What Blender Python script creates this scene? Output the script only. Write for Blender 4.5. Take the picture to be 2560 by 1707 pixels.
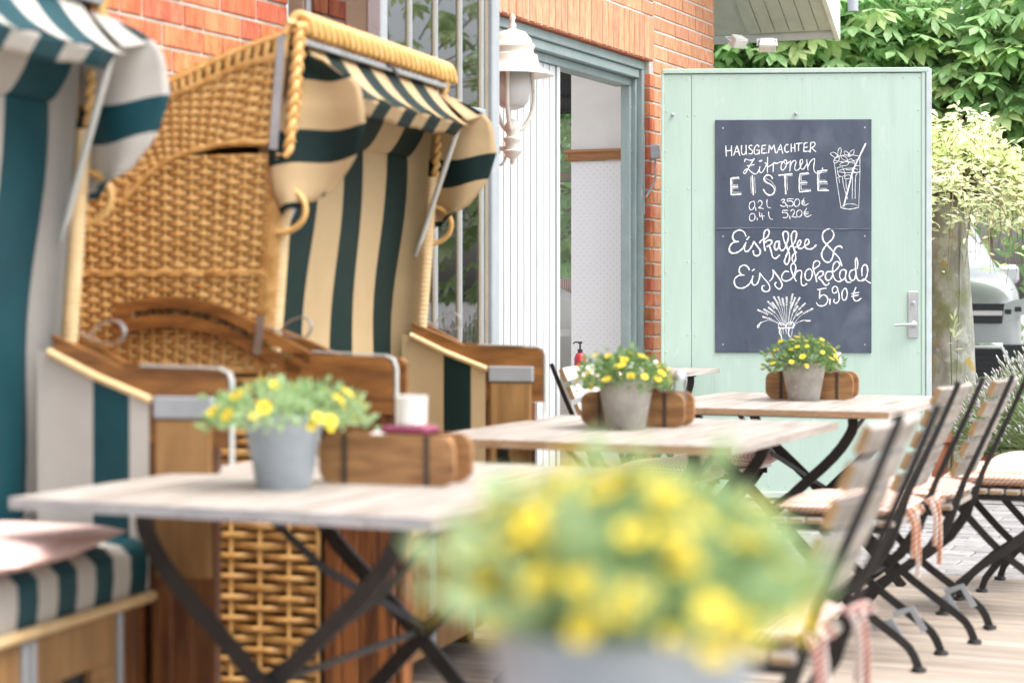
import bpy, bmesh, math, random
from mathutils import Vector, Matrix, Euler
random.seed(7)
R = math.radians
for o in list(bpy.data.objects): bpy.data.objects.remove(o)
S = bpy.context.scene
COL = S.collection

# ------------------------------------------------------------------ camera, sky, sun, exposure
cam_d = bpy.data.cameras.new('camera'); cam = bpy.data.objects.new('camera', cam_d); COL.objects.link(cam)
cam.location = (0, 0, 1.15); cam.rotation_euler = (R(90), 0, R(23.5))
cam_d.sensor_width = 36; cam_d.lens = 70; cam_d.shift_y = -0.0463
cam_d.clip_start = 0.1; cam_d.clip_end = 500
cam_d.dof.use_dof = True; cam_d.dof.focus_distance = 11.0; cam_d.dof.aperture_fstop = 2.5; cam_d.dof.aperture_blades = 9
S.camera = cam
W = bpy.data.worlds.new('World'); S.world = W; W.use_nodes = True
nt = W.node_tree; nt.nodes.clear()
sk = nt.nodes.new('ShaderNodeTexSky'); sk.sky_type = 'NISHITA'; sk.sun_disc = False
SUN_EL, SUN_AZ = 62, 92          # elevation; azimuth measured from +y towards +x
sk.sun_elevation = R(SUN_EL); sk.sun_rotation = R(SUN_AZ)
sk.air_density = 1.0; sk.dust_density = 5.0; sk.ozone_density = 1.0
hs = nt.nodes.new('ShaderNodeHueSaturation'); hs.inputs['Saturation'].default_value = 0.42   # thin cloud: a whitish sky
bg = nt.nodes.new('ShaderNodeBackground'); bg.inputs[1].default_value = 0.15
wo = nt.nodes.new('ShaderNodeOutputWorld')
nt.links.new(sk.outputs[0], hs.inputs['Color']); nt.links.new(hs.outputs[0], bg.inputs[0]); nt.links.new(bg.outputs[0], wo.inputs[0])
sun_d = bpy.data.lights.new('sun', 'SUN'); sun_d.energy = 1.0; sun_d.angle = R(35); sun_d.color = (1, .95, .87)
sun = bpy.data.objects.new('sun', sun_d); COL.objects.link(sun)
sv = Vector((math.sin(R(SUN_AZ)) * math.cos(R(SUN_EL)), math.cos(R(SUN_AZ)) * math.cos(R(SUN_EL)), math.sin(R(SUN_EL))))
sun.rotation_euler = sv.to_track_quat('Z', 'Y').to_euler()
S.view_settings.view_transform = 'Standard'; S.view_settings.look = 'None'
S.view_settings.exposure = 1.42; S.view_settings.gamma = 1.0; S.view_settings.use_curve_mapping = False

# ------------------------------------------------------------------ materials
def M(name, col, rough=.6, var=.12, scale=6, stretch=(1, 1, 1), bump=.15, bscale=80, metal=0, rnd=0.0, col2=None, thr=(.35, .65),
      spec=.5, rhue=0, bstretch=None):
    m = bpy.data.materials.new(name); m.use_nodes = True
    n = m.node_tree.nodes; l = m.node_tree.links; p = n['Principled BSDF']
    p.inputs['Roughness'].default_value = rough; p.inputs['Metallic'].default_value = metal
    p.inputs['Specular IOR Level'].default_value = spec
    tc = n.new('ShaderNodeTexCoord'); oi = n.new('ShaderNodeObjectInfo')
    ad = n.new('ShaderNodeVectorMath'); ad.operation = 'MULTIPLY_ADD'
    cmb = n.new('ShaderNodeCombineXYZ')
    for i in range(3): l.new(oi.outputs['Random'], cmb.inputs[i])
    ad.inputs[1].default_value = (7, 11, 13); l.new(cmb.outputs[0], ad.inputs[0]); l.new(tc.outputs['Object'], ad.inputs[2])
    mp = n.new('ShaderNodeMapping'); mp.inputs['Scale'].default_value = [scale * s for s in stretch]; l.new(ad.outputs[0], mp.inputs[0])
    no = n.new('ShaderNodeTexNoise'); no.inputs['Scale'].default_value = 1; no.inputs['Detail'].default_value = 5; no.inputs['Roughness'].default_value = .6
    l.new(mp.outputs[0], no.inputs['Vector'])
    cr = n.new('ShaderNodeValToRGB'); l.new(no.outputs[0], cr.inputs[0])
    c2 = col2 if col2 else [min(1, c * (1 + var)) for c in col]; c1 = col if col2 else [c * (1 - var) for c in col]
    cr.color_ramp.elements[0].position = thr[0]; cr.color_ramp.elements[1].position = thr[1]
    cr.color_ramp.elements[0].color = (*c1, 1); cr.color_ramp.elements[1].color = (*c2, 1)
    out = cr.outputs[0]
    if rnd or rhue:
        h = n.new('ShaderNodeHueSaturation'); mr = n.new('ShaderNodeMapRange'); mr.inputs[3].default_value = 1 - rnd; mr.inputs[4].default_value = 1 + rnd
        l.new(oi.outputs['Random'], mr.inputs[0]); l.new(mr.outputs[0], h.inputs['Value']); l.new(out, h.inputs['Color'])
        if rhue:
            f = n.new('ShaderNodeMath'); f.operation = 'MULTIPLY'; f.inputs[1].default_value = 37.3; l.new(oi.outputs['Random'], f.inputs[0])
            g = n.new('ShaderNodeMath'); g.operation = 'FRACT'; l.new(f.outputs[0], g.inputs[0])
            m2 = n.new('ShaderNodeMapRange'); m2.inputs[3].default_value = .5 - rhue; m2.inputs[4].default_value = .5 + rhue
            l.new(g.outputs[0], m2.inputs[0]); l.new(m2.outputs[0], h.inputs['Hue'])
        out = h.outputs[0]
    l.new(out, p.inputs['Base Color'])
    if bump:
        mb = n.new('ShaderNodeMapping'); bs = bstretch or stretch; mb.inputs['Scale'].default_value = [bscale * s for s in bs]; l.new(ad.outputs[0], mb.inputs[0])
        nb = n.new('ShaderNodeTexNoise'); nb.inputs['Scale'].default_value = 1; nb.inputs['Detail'].default_value = 3; l.new(mb.outputs[0], nb.inputs['Vector'])
        bp = n.new('ShaderNodeBump'); bp.inputs['Strength'].default_value = bump; bp.inputs['Distance'].default_value = .01
        l.new(nb.outputs[0], bp.inputs['Height']); l.new(bp.outputs[0], p.inputs['Normal'])
    m.diffuse_color = (*col, 1)
    return m

def leafmat(name, c1, c2, trans=.35, rough=.45, rnd=.15, bump=0):
    m = M(name, c1, rough, col2=c2, scale=3, bump=bump, bscale=11, rnd=rnd, spec=.4)
    n = m.node_tree.nodes; l = m.node_tree.links; p = n['Principled BSDF']; o = n['Material Output']
    t = n.new('ShaderNodeBsdfTranslucent'); mx = n.new('ShaderNodeMixShader'); mx.inputs[0].default_value = trans
    src = p.inputs['Base Color'].links[0].from_socket; l.new(src, t.inputs[0])
    l.new(p.outputs[0], mx.inputs[1]); l.new(t.outputs[0], mx.inputs[2]); l.new(mx.outputs[0], o.inputs[0])
    return m

def glassmat(name, tint=(1, 1, 1), ior=1.45, rough=0.0, milk=0):
    m = bpy.data.materials.new(name); m.use_nodes = True
    n = m.node_tree.nodes; l = m.node_tree.links; n.clear()
    o = n.new('ShaderNodeOutputMaterial'); t = n.new('ShaderNodeBsdfTransparent'); t.inputs[0].default_value = (*tint, 1)
    g = n.new('ShaderNodeBsdfGlossy'); g.inputs['Roughness'].default_value = rough
    f = n.new('ShaderNodeFresnel'); f.inputs[0].default_value = ior
    mx = n.new('ShaderNodeMixShader'); l.new(f.outputs[0], mx.inputs[0]); l.new(t.outputs[0], mx.inputs[1]); l.new(g.outputs[0], mx.inputs[2])
    last = mx
    if milk:
        d = n.new('ShaderNodeBsdfDiffuse'); d.inputs[0].default_value = (.9, .9, .88, 1)
        m2 = n.new('ShaderNodeMixShader'); m2.inputs[0].default_value = milk; l.new(mx.outputs[0], m2.inputs[1]); l.new(d.outputs[0], m2.inputs[2]); last = m2
    l.new(last.outputs[0], o.inputs[0])
    return m

def checkmat(name, c, scale, white=(.86, .84, .8)):
    # gingham: two crossing stripe sets multiplied
    m = bpy.data.materials.new(name); m.use_nodes = True
    n = m.node_tree.nodes; l = m.node_tree.links; p = n['Principled BSDF']; p.inputs['Roughness'].default_value = .9
    tc = n.new('ShaderNodeTexCoord'); sp = n.new('ShaderNodeSeparateXYZ'); l.new(tc.outputs['Object'], sp.inputs[0])
    sig = []
    comb = n.new('ShaderNodeMath'); comb.operation = 'ADD'; l.new(sp.outputs[0], comb.inputs[0]); l.new(sp.outputs[2], comb.inputs[1])
    for so in (comb.outputs[0], sp.outputs[1]):
        a = n.new('ShaderNodeMath'); a.operation = 'MULTIPLY'; a.inputs[1].default_value = scale; l.new(so, a.inputs[0])
        b = n.new('ShaderNodeMath'); b.operation = 'FRACT'; l.new(a.outputs[0], b.inputs[0])
        c_ = n.new('ShaderNodeMath'); c_.operation = 'GREATER_THAN'; c_.inputs[1].default_value = .5; l.new(b.outputs[0], c_.inputs[0]); sig.append(c_)
    s = n.new('ShaderNodeMath'); s.operation = 'ADD'; l.new(sig[0].outputs[0], s.inputs[0]); l.new(sig[1].outputs[0], s.inputs[1])
    h = n.new('ShaderNodeMath'); h.operation = 'MULTIPLY'; h.inputs[1].default_value = .5; l.new(s.outputs[0], h.inputs[0])
    mx = n.new('ShaderNodeMix'); mx.data_type = 'RGBA'; mx.inputs['A'].default_value = (*white, 1); mx.inputs['B'].default_value = (*c, 1)
    l.new(h.outputs[0], mx.inputs['Factor']); l.new(mx.outputs['Result'], p.inputs['Base Color'])
    return m

def wallpaper():
    m = M('wallpaper', (.82, .83, .85), .8, var=.01, bump=0)
    n = m.node_tree.nodes; l = m.node_tree.links; p = n['Principled BSDF']
    tc = n.new('ShaderNodeTexCoord'); mp = n.new('ShaderNodeMapping'); mp.inputs['Scale'].default_value = (34, 1, 34); mp.inputs['Rotation'].default_value = (0, R(45), 0); l.new(tc.outputs['Object'], mp.inputs[0])
    fr = n.new('ShaderNodeVectorMath'); fr.operation = 'FRACTION'; l.new(mp.outputs[0], fr.inputs[0])
    sb = n.new('ShaderNodeVectorMath'); sb.operation = 'SUBTRACT'; sb.inputs[1].default_value = (.5, 0, .5); l.new(fr.outputs[0], sb.inputs[0])
    ml = n.new('ShaderNodeVectorMath'); ml.operation = 'MULTIPLY'; ml.inputs[1].default_value = (1, 0, 1); l.new(sb.outputs[0], ml.inputs[0])
    le = n.new('ShaderNodeVectorMath'); le.operation = 'LENGTH'; l.new(ml.outputs[0], le.inputs[0])
    lt = n.new('ShaderNodeMath'); lt.operation = 'LESS_THAN'; lt.inputs[1].default_value = .16; l.new(le.outputs['Value'], lt.inputs[0])
    mx = n.new('ShaderNodeMix'); mx.data_type = 'RGBA'; mx.inputs['A'].default_value = (.82, .83, .85, 1); mx.inputs['B'].default_value = (.70, .71, .77, 1)
    l.new(lt.outputs[0], mx.inputs['Factor']); l.new(mx.outputs['Result'], p.inputs['Base Color'])
    return m

MT = dict(
 brick=M('brick', (.44, .115, .05), .85, col2=(.62, .22, .105), scale=14, stretch=(1.6, 1.6, .5), bump=.7, bscale=150, bstretch=(1, 1, .25), rnd=.24, rhue=.010),
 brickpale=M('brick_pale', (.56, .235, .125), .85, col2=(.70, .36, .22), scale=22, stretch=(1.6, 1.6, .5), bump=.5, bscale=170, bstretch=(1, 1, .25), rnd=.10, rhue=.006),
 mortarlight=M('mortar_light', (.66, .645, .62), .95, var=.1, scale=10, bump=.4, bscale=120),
 mortar=M('mortar', (.50, .47, .42), .95, var=.15, scale=10, bump=.5, bscale=120),
 greenpaint=M('green_paint', (.40, .55, .465), .45, col2=(.46, .60, .52), scale=2.2, stretch=(2.5, 2.5, .6), thr=(.2, .55), bump=.1, bscale=90, bstretch=(1, 1, .06)),
 greenedge=M('green_edge', (.52, .60, .60), .5, var=.08, scale=9),
 frame=M('frame_paint', (.25, .315, .315), .5, var=.08, scale=8, bump=.1),
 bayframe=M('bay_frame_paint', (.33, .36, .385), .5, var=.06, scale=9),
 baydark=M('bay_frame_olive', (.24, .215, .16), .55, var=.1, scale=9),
 whitewood=M('white_boards', (.53, .55, .56), .55, var=.04, scale=7, stretch=(3, 3, .4), bump=.15),
 plaster=M('white_plaster', (.80, .79, .77), .9, var=.02),
 wallpaper=wallpaper(),
 railwood=M('rail_wood', (.36, .17, .07), .5, var=.25, scale=10, stretch=(.3, 4, 4)),
 dark=M('dark_interior', (.03, .032, .035), .7),
 floorwood=M('floor_wood', (.46, .38, .30), .6, var=.3, scale=8),
 lampwhite=M('lamp_enamel', (.70, .67, .59), .35, var=.05, scale=14, bump=.05),
 glass=glassmat('window_glass', ior=3.6), clearglass=glassmat('clear_glass'), lampglass=glassmat('lamp_glass', milk=.5), jarglass=glassmat('jar_glass', milk=.08),
 milk=M('milk_glass', (.8, .8, .78), .4),
 soffit=M('soffit_paint', (.55, .57, .52), .6, var=.08, scale=8),
 fascia=M('fascia_white', (.78, .79, .78), .5),
 board=M('blackboard', (.050, .066, .100), .5, col2=(.078, .098, .138), scale=2.2, stretch=(2.5, 1, 1), bump=.05, bscale=20),
 chalk=M('chalk', (.55, .58, .63), .95, col2=(.92, .94, .95), scale=160, thr=(.30, .46), bump=0),
 steel=M('steel', (.55, .56, .57), .35, metal=.9, var=.08, scale=12, bump=.03),
 zinc=M('zinc', (.40, .43, .46), .5, metal=.35, var=.12, scale=8, bump=.05),
 iron=M('black_iron', (.022, .021, .021), .42, var=.2, scale=20, bump=.1),
 deck=M('deck_wood', (.24, .195, .155), .8, col2=(.42, .365, .31), scale=3, stretch=(.5, 9, 9), bump=.5, bscale=30, bstretch=(.15, 6, 6), rnd=.1),
 paver=M('paver', (.22, .215, .22), .9, col2=(.31, .305, .305), scale=20, bump=.5, bscale=160, rnd=.12),
 sand=M('joint_sand', (.13, .125, .11), .95, var=.3, scale=12, bump=.5),
 ground=M('ground_paving', (.30, .295, .29), .95, var=.25, scale=1.5, bump=.4, bscale=40),
 rattan=M('rattan', (.46, .24, .06), .45, col2=(.68, .42, .15), scale=26, stretch=(1, 1, 1), bump=.2, bscale=160, spec=.5),
 rattan_light=M('rattan_light', (.62, .36, .11), .4, col2=(.74, .47, .18), scale=20, bump=.15, bscale=150),
 rattan_pale=M('rattan_pale', (.62, .44, .22), .5, col2=(.72, .54, .30), scale=20, bump=.15, bscale=150),
 backing=M('panel_backing', (.075, .038, .014), .8),  # wicker backing, darkened to stand in for shade in the weave gaps
 teak=M('varnished_wood', (.115, .045, .014), .35, col2=(.33, .145, .040), scale=7, stretch=(.6, 4, 4), bump=.15, bscale=40, bstretch=(.4, 5, 5)),
 teakv=M('varnished_planks', (.085, .030, .014), .4, col2=(.27, .105, .032), scale=6, stretch=(5, 5, .5), bump=.15, bscale=40, bstretch=(5, 5, .4), rnd=.25),
 honey=M('honey_wood', (.22, .115, .040), .45, col2=(.40, .225, .085), scale=5, stretch=(4, 4, .5), bump=.1),
 alu=M('aluminium', (.62, .64, .62), .4, metal=.5, var=.05),
 topwood=M('table_wood', (.22, .18, .145), .5, col2=(.46, .425, .395), scale=6, stretch=(7, .45, 6), thr=(.3, .62), bump=.2, bscale=40, bstretch=(6, .3, 6), rnd=.05),
 topedge=M('table_edge_wood', (.36, .22, .11), .7, col2=(.50, .34, .20), scale=10, stretch=(1, 6, 6)),
 slat=M('weathered_slat', (.25, .222, .19), .7, col2=(.43, .40, .365), scale=6, stretch=(5, .6, 5), bump=.2, bscale=60, bstretch=(4, .5, 4), rnd=.06),
 topgrey=M('table_edge_grey', (.30, .31, .33), .7, col2=(.46, .46, .47), scale=10, stretch=(1, 6, 6)),
 slatlit=M('lit_slat', (.66, .65, .62), .6, var=.06, scale=6, bump=.1),  # slats whitened: the strong light on these chair backs is in the colour
 slatend=M('slat_end_grain', (.33, .215, .10), .8, var=.2, scale=20),
 mold=M('mold_wood', (.20, .092, .032), .65, col2=(.40, .21, .085), scale=9, stretch=(.8, 5, 5), bump=.35, bscale=50, bstretch=(1, 5, 5)),
 band=M('iron_band', (.075, .055, .04), .6, metal=.4),
 pot=M('pot_cement', (.27, .245, .21), .75, col2=(.37, .35, .32), scale=18, bump=.2, bscale=110),
 potgrey=M('pot_galvanised', (.31, .36, .41), .45, col2=(.43, .48, .53), scale=9, metal=.25, bump=.05),
 soil=M('soil', (.03, .02, .012), .95, bump=.8),
 petal=leafmat('petal_yellow', (.84, .66, .03), (.92, .82, .12), .3, rnd=.12),
 eye=M('flower_eye', (.40, .22, .01), .8, col2=(.55, .36, .02), scale=200, bump=.3),
 potleaf=leafmat('pot_leaf', (.14, .27, .075), (.32, .47, .21), .4, rough=.28),
 chestnut=leafmat('chestnut_leaf', (.24, .43, .16), (.42, .62, .31), .5, rnd=.25),
 chestlight=leafmat('chestnut_leaf_young', (.46, .60, .24), (.62, .72, .36), .45, rnd=.2),
 willow=leafmat('willow_leaf', (.60, .70, .34), (.88, .90, .66), .45, rnd=.25),
 potleaf_pale=leafmat('pot_leaf_pale', (.26, .43, .17), (.54, .70, .40), .45, rough=.3),  # leaf paled to carry the lens haze over the foreground pot
 bark=M('bark', (.24, .215, .17), .95, col2=(.42, .41, .36), scale=7, stretch=(1, 1, .5), bump=1.0, bscale=25, bstretch=(1, 1, .35)),
 twig=M('twig', (.24, .18, .12), .9, var=.3),
 blossom=M('blossom', (.62, .62, .38), .8, var=.2, scale=30),
 lavleaf=leafmat('lavender_leaf', (.28, .40, .17), (.46, .58, .30), .35),
 lavflower=M('lavender_spike', (.58, .57, .56), .9, var=.2, scale=60, bump=0),
 terracotta=M('terracotta', (.42, .15, .08), .8, var=.12, scale=8),
 carpaint=M('car_paint', (.48, .50, .53), .22, metal=.25, var=.02, bump=0),
 cardark=M('car_dark_plastic', (.03, .034, .042), .4, bump=.05),
 chrome=M('chrome', (.80, .81, .82), .12, metal=1.0, var=.02, bump=0),
 carglass=M('car_window', (.05, .065, .065), .08, var=.1, bump=0, spec=.8),
 headlamp=M('headlamp', (.70, .73, .76), .1, metal=.3, bump=0),
 tyre=M('tyre', (.02, .02, .02), .8),
 white=M('white_ceramic', (.80, .79, .77), .4, var=.03),
 plastic=M('white_plastic', (.70, .70, .66), .4, var=.03, bump=0),
 magenta=M('magenta_tray', (.20, .02, .07), .5), red=M('red_enamel', (.34, .02, .025), .4),
 cork=M('cork', (.50, .34, .18), .9, var=.2, scale=60), pink=M('pink_paper', (.42, .14, .22), .8),
 checko=checkmat('gingham_orange', (.62, .20, .055), 55), checkr=checkmat('gingham_red', (.50, .17, .13), 70), checkp=checkmat('gingham_pink', (.62, .36, .32), 90, (.72, .60, .58)),
 teal=M('awning_teal', (.008, .055, .070), .45, spec=.25, var=.12, scale=5, bump=.12, bscale=9), offwhite=leafmat('awning_offwhite', (.56, .535, .49), (.61, .585, .54), .22, .6, 0, .35),
 dgreen=M('awning_dark_green', (.008, .022, .021), .5, spec=.15, var=.12, scale=5, bump=.12, bscale=9), beige=leafmat('awning_beige', (.53, .385, .205), (.585, .435, .25), .22, .6, 0, .35),
 weed=leafmat('weed_leaf', (.14, .25, .06), (.25, .36, .1)),
)

def lichen_bark():
    m = M('lichen_bark', (.36, .345, .30), .95, col2=(.62, .61, .57), scale=9, stretch=(1, 1, .55), bump=1.0, bscale=28, bstretch=(1, 1, .35))
    n = m.node_tree.nodes; l = m.node_tree.links; p = n['Principled BSDF']; cur = p.inputs['Base Color'].links[0].from_socket
    tc = n.new('ShaderNodeTexCoord')
    for col, sc, lo, hi in (((.62, .63, .57), 13, .53, .60), ((.34, .36, .20), 5, .50, .64), ((.56, .42, .13), 8, .61, .65)):
        no = n.new('ShaderNodeTexNoise'); no.inputs['Scale'].default_value = sc; no.inputs['Detail'].default_value = 4; l.new(tc.outputs['Object'], no.inputs['Vector'])
        mr = n.new('ShaderNodeMapRange'); mr.inputs[1].default_value = lo; mr.inputs[2].default_value = hi; l.new(no.outputs[0], mr.inputs[0])
        mx = n.new('ShaderNodeMix'); mx.data_type = 'RGBA'; l.new(mr.outputs[0], mx.inputs['Factor']); l.new(cur, mx.inputs['A']); mx.inputs['B'].default_value = (*col, 1); cur = mx.outputs['Result']
    l.new(cur, p.inputs['Base Color']); return m
MT['lichen_bark'] = lichen_bark()
def wear(name, col, sc, stretch, lo, hi, amt):            # faded smears and grime with their own shape
    m = MT[name]; n = m.node_tree.nodes; l = m.node_tree.links; p = n['Principled BSDF']; cur = p.inputs['Base Color'].links[0].from_socket
    tc = n.new('ShaderNodeTexCoord'); mp = n.new('ShaderNodeMapping'); mp.inputs['Scale'].default_value = [sc * k for k in stretch]; l.new(tc.outputs['Object'], mp.inputs[0])
    no = n.new('ShaderNodeTexNoise'); no.inputs['Scale'].default_value = 1; no.inputs['Detail'].default_value = 6; no.inputs['Distortion'].default_value = .6; l.new(mp.outputs[0], no.inputs['Vector'])
    mr = n.new('ShaderNodeMapRange'); mr.inputs[1].default_value = lo; mr.inputs[2].default_value = hi; mr.inputs[4].default_value = amt; l.new(no.outputs[0], mr.inputs[0])
    mx = n.new('ShaderNodeMix'); mx.data_type = 'RGBA'; l.new(mr.outputs[0], mx.inputs['Factor']); l.new(cur, mx.inputs['A']); mx.inputs['B'].default_value = (*col, 1); l.new(mx.outputs['Result'], p.inputs['Base Color'])
wear('board', (.20, .23, .28), 4, (1, 1, .6), .58, .78, .45); wear('board', (.03, .036, .05), 9, (1, 1, 1), .64, .74, .5)
wear('greenpaint', (.30, .40, .34), 5, (2.2, 2.2, .22), .58, .75, .35); wear('greenpaint', (.62, .70, .66), 14, (1, 1, .5), .66, .74, .4)
wear('topwood', (.22, .17, .13), 5, (2, .5, 1), .58, .72, .5); wear('whitewood', (.36, .37, .36), 10, (3, 3, .3), .62, .72, .5)
wear('frame', (.46, .50, .50), 18, (1, 1, .3), .66, .72, .6); wear('rattan', (.30, .14, .04), 4, (1, 1, 1), .56, .72, .5)
wear('pot', (.48, .46, .43), 24, (1, 1, 1), .60, .70, .6); wear('lampwhite', (.42, .36, .26), 22, (1, 1, 2), .63, .72, .5)
wear('plaster', (.62, .61, .58), 3, (1, 1, 1), .5, .75, .4)

# ------------------------------------------------------------------ mesh builder
class MB:
    def __init__(s): s.v = []; s.f = []; s.m = []; s.mats = []
    def mi(s, mat):
        if mat not in s.mats: s.mats.append(mat)
        return s.mats.index(mat)
    def add(s, vs, fs, mat=None):
        b = len(s.v); s.v += [tuple(v) for v in vs]; s.f += [tuple(b + i for i in f) for f in fs]
        s.m += [s.mi(mat)] * len(fs); return s
    def box(s, lo, hi, mat=None, c=0.0):
        x0, y0, z0 = lo; x1, y1, z1 = hi
        if c <= 0:
            vs = [(x, y, z) for z in (z0, z1) for y in (y0, y1) for x in (x0, x1)]
            return s.add(vs, [(0, 2, 3, 1), (4, 5, 7, 6), (0, 1, 5, 4), (2, 6, 7, 3), (0, 4, 6, 2), (1, 3, 7, 5)], mat)
        vs = []; idx = {}
        for ix in (0, 1):
            for iy in (0, 1):
                for iz in (0, 1):
                    cx, cy, cz = (x0, x1)[ix], (y0, y1)[iy], (z0, z1)[iz]
                    dx, dy, dz = (c, -c)[ix], (c, -c)[iy], (c, -c)[iz]
                    for k, p in enumerate(((cx, cy + dy, cz + dz), (cx + dx, cy, cz + dz), (cx + dx, cy + dy, cz))):
                        idx[ix, iy, iz, k] = len(vs); vs.append(p)
        F = []
        I = lambda a, b, c_, k: idx[a, b, c_, k]
        for a in (0, 1):
            q = [I(a, 0, 0, 0), I(a, 1, 0, 0), I(a, 1, 1, 0), I(a, 0, 1, 0)]; F.append(q if a else q[::-1])
            q = [I(0, a, 0, 1), I(1, a, 0, 1), I(1, a, 1, 1), I(0, a, 1, 1)]; F.append(q[::-1] if a else q)
            q = [I(0, 0, a, 2), I(1, 0, a, 2), I(1, 1, a, 2), I(0, 1, a, 2)]; F.append(q if a else q[::-1])
            for b in (0, 1):
                q = [I(0, a, b, 1), I(1, a, b, 1), I(1, a, b, 2), I(0, a, b, 2)]; F.append(q if (a == b) else q[::-1])
                q = [I(a, 0, b, 0), I(a, 1, b, 0), I(a, 1, b, 2), I(a, 0, b, 2)]; F.append(q[::-1] if (a == b) else q)
                q = [I(a, b, 0, 0), I(a, b, 1, 0), I(a, b, 1, 1), I(a, b, 0, 1)]; F.append(q if (a == b) else q[::-1])
                for d in (0, 1):
                    t = [I(a, b, d, 0), I(a, b, d, 1), I(a, b, d, 2)]; F.append(t if (a + b + d) % 2 else t[::-1])
        return s.add(vs, F, mat)
    def prism(s, poly, axis, t0, t1, mat=None):
        # poly in the two remaining axes (in xyz order), extruded from t0 to t1 along axis
        n = len(poly)
        def mk(p, t):
            q = list(p); q.insert(axis, t); return q
        vs = [mk(p, t0) for p in poly] + [mk(p, t1) for p in poly]
        fs = [tuple(range(n))[::-1], tuple(range(n, 2 * n))] + [(i, (i + 1) % n, n + (i + 1) % n, n + i) for i in range(n)]
        return s.add(vs, fs, mat)
    def tube(s, pts, r, n=6, mat=None, cap=True, sx=1.0, up=None):
        # round (or flattened, sx) tube along points; r may be a list
        pts = [Vector(p) for p in pts]; N = len(pts); rr = r if isinstance(r, (list, tuple)) else [r] * N
        vs = []; prev = None
        for i, p in enumerate(pts):
            d = (pts[min(i + 1, N - 1)] - pts[max(i - 1, 0)])
            d = d.normalized() if d.length > 1e-9 else Vector((0, 0, 1))
            if up is not None: a = Vector(up)
            elif prev is None: a = Vector((0, 0, 1)) if abs(d.z) < .9 else Vector((1, 0, 0))
            else: a = prev
            a = (a - d * a.dot(d))
            a = a.normalized() if a.length > 1e-6 else d.orthogonal().normalized()
            prev = a; b = d.cross(a)
            for k in range(n):
                t = 2 * math.pi * (k + .5) / n
                vs.append(p + a * (math.cos(t) * rr[i]) + b * (math.sin(t) * rr[i] * sx))
        fs = [(i * n + k, i * n + (k + 1) % n, (i + 1) * n + (k + 1) % n, (i + 1) * n + k) for i in range(N - 1) for k in range(n)]
        if cap: fs += [tuple(range(n))[::-1], tuple((N - 1) * n + k for k in range(n))]
        return s.add(vs, fs, mat)
    def bar(s, pts, w, t, side, mat=None):
        # flat bar: width w along 'side'-perpendicular in plane, thickness t along 'side'
        pts = [Vector(p) for p in pts]; sd = Vector(side).normalized(); N = len(pts); vs = []
        ww = w if isinstance(w, (list, tuple)) else [w] * N
        for i, p in enumerate(pts):
            d = (pts[min(i + 1, N - 1)] - pts[max(i - 1, 0)]).normalized(); q = d.cross(sd).normalized()
            h = ww[i] / 2
            vs += [p + q * h + sd * t / 2, p + q * h - sd * t / 2, p - q * h - sd * t / 2, p - q * h + sd * t / 2]
        fs = [(i * 4 + k, i * 4 + (k + 1) % 4, i * 4 + 4 + (k + 1) % 4, i * 4 + 4 + k) for i in range(N - 1) for k in range(4)]
        fs += [(3, 2, 1, 0), tuple((N - 1) * 4 + k for k in range(4))]
        return s.add(vs, fs, mat)
    def lathe(s, prof, n=24, mat=None, c=(0, 0, 0), cap=True):
        vs = [(c[0] + r * math.cos(2 * math.pi * k / n), c[1] + r * math.sin(2 * math.pi * k / n), c[2] + z) for r, z in prof for k in range(n)]
        fs = [(i * n + k, i * n + (k + 1) % n, (i + 1) * n + (k + 1) % n, (i + 1) * n + k) for i in range(len(prof) - 1) for k in range(n)]
        if cap: fs += [tuple(range(n))[::-1], tuple((len(prof) - 1) * n + k for k in range(n))]
        return s.add(vs, fs, mat)
    def grid(s, P, nu, nv, matfn=None, mat=None):
        vs = [P(i / nu, j / nv) for j in range(nv + 1) for i in range(nu + 1)]
        b = len(s.v); s.v += [tuple(v) for v in vs]
        for j in range(nv):
            for i in range(nu):
                a = b + j * (nu + 1) + i; s.f.append((a, a + 1, a + nu + 2, a + nu + 1))
                s.m.append(s.mi(matfn(i, j) if matfn else mat))
        return s
    def obj(s, name, mat=None, parent=None, smooth=35, solid=0, loc=None, rot=None, sub=0):
        me = bpy.data.meshes.new(name); me.from_pydata(s.v, [], s.f)
        ml = [m if m else mat for m in s.mats] if s.mats else [mat]
        for m in ml: me.materials.append(MT[m] if isinstance(m, str) else m)
        if len(ml) > 1: me.polygons.foreach_set('material_index', s.m)
        me.update()
        if smooth:
            me.shade_smooth()
            if smooth < 180: me.set_sharp_from_angle(angle=R(smooth))
        o = bpy.data.objects.new(name, me); COL.objects.link(o)
        if parent: o.parent = parent
        if loc: o.location = loc
        if rot: o.rotation_euler = rot
        if solid:
            md = o.modifiers.new('thick', 'SOLIDIFY'); md.thickness = solid; md.offset = 0
        if sub:
            md = o.modifiers.new('smooth', 'SUBSURF'); md.levels = sub; md.render_levels = sub
        return o

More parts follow.
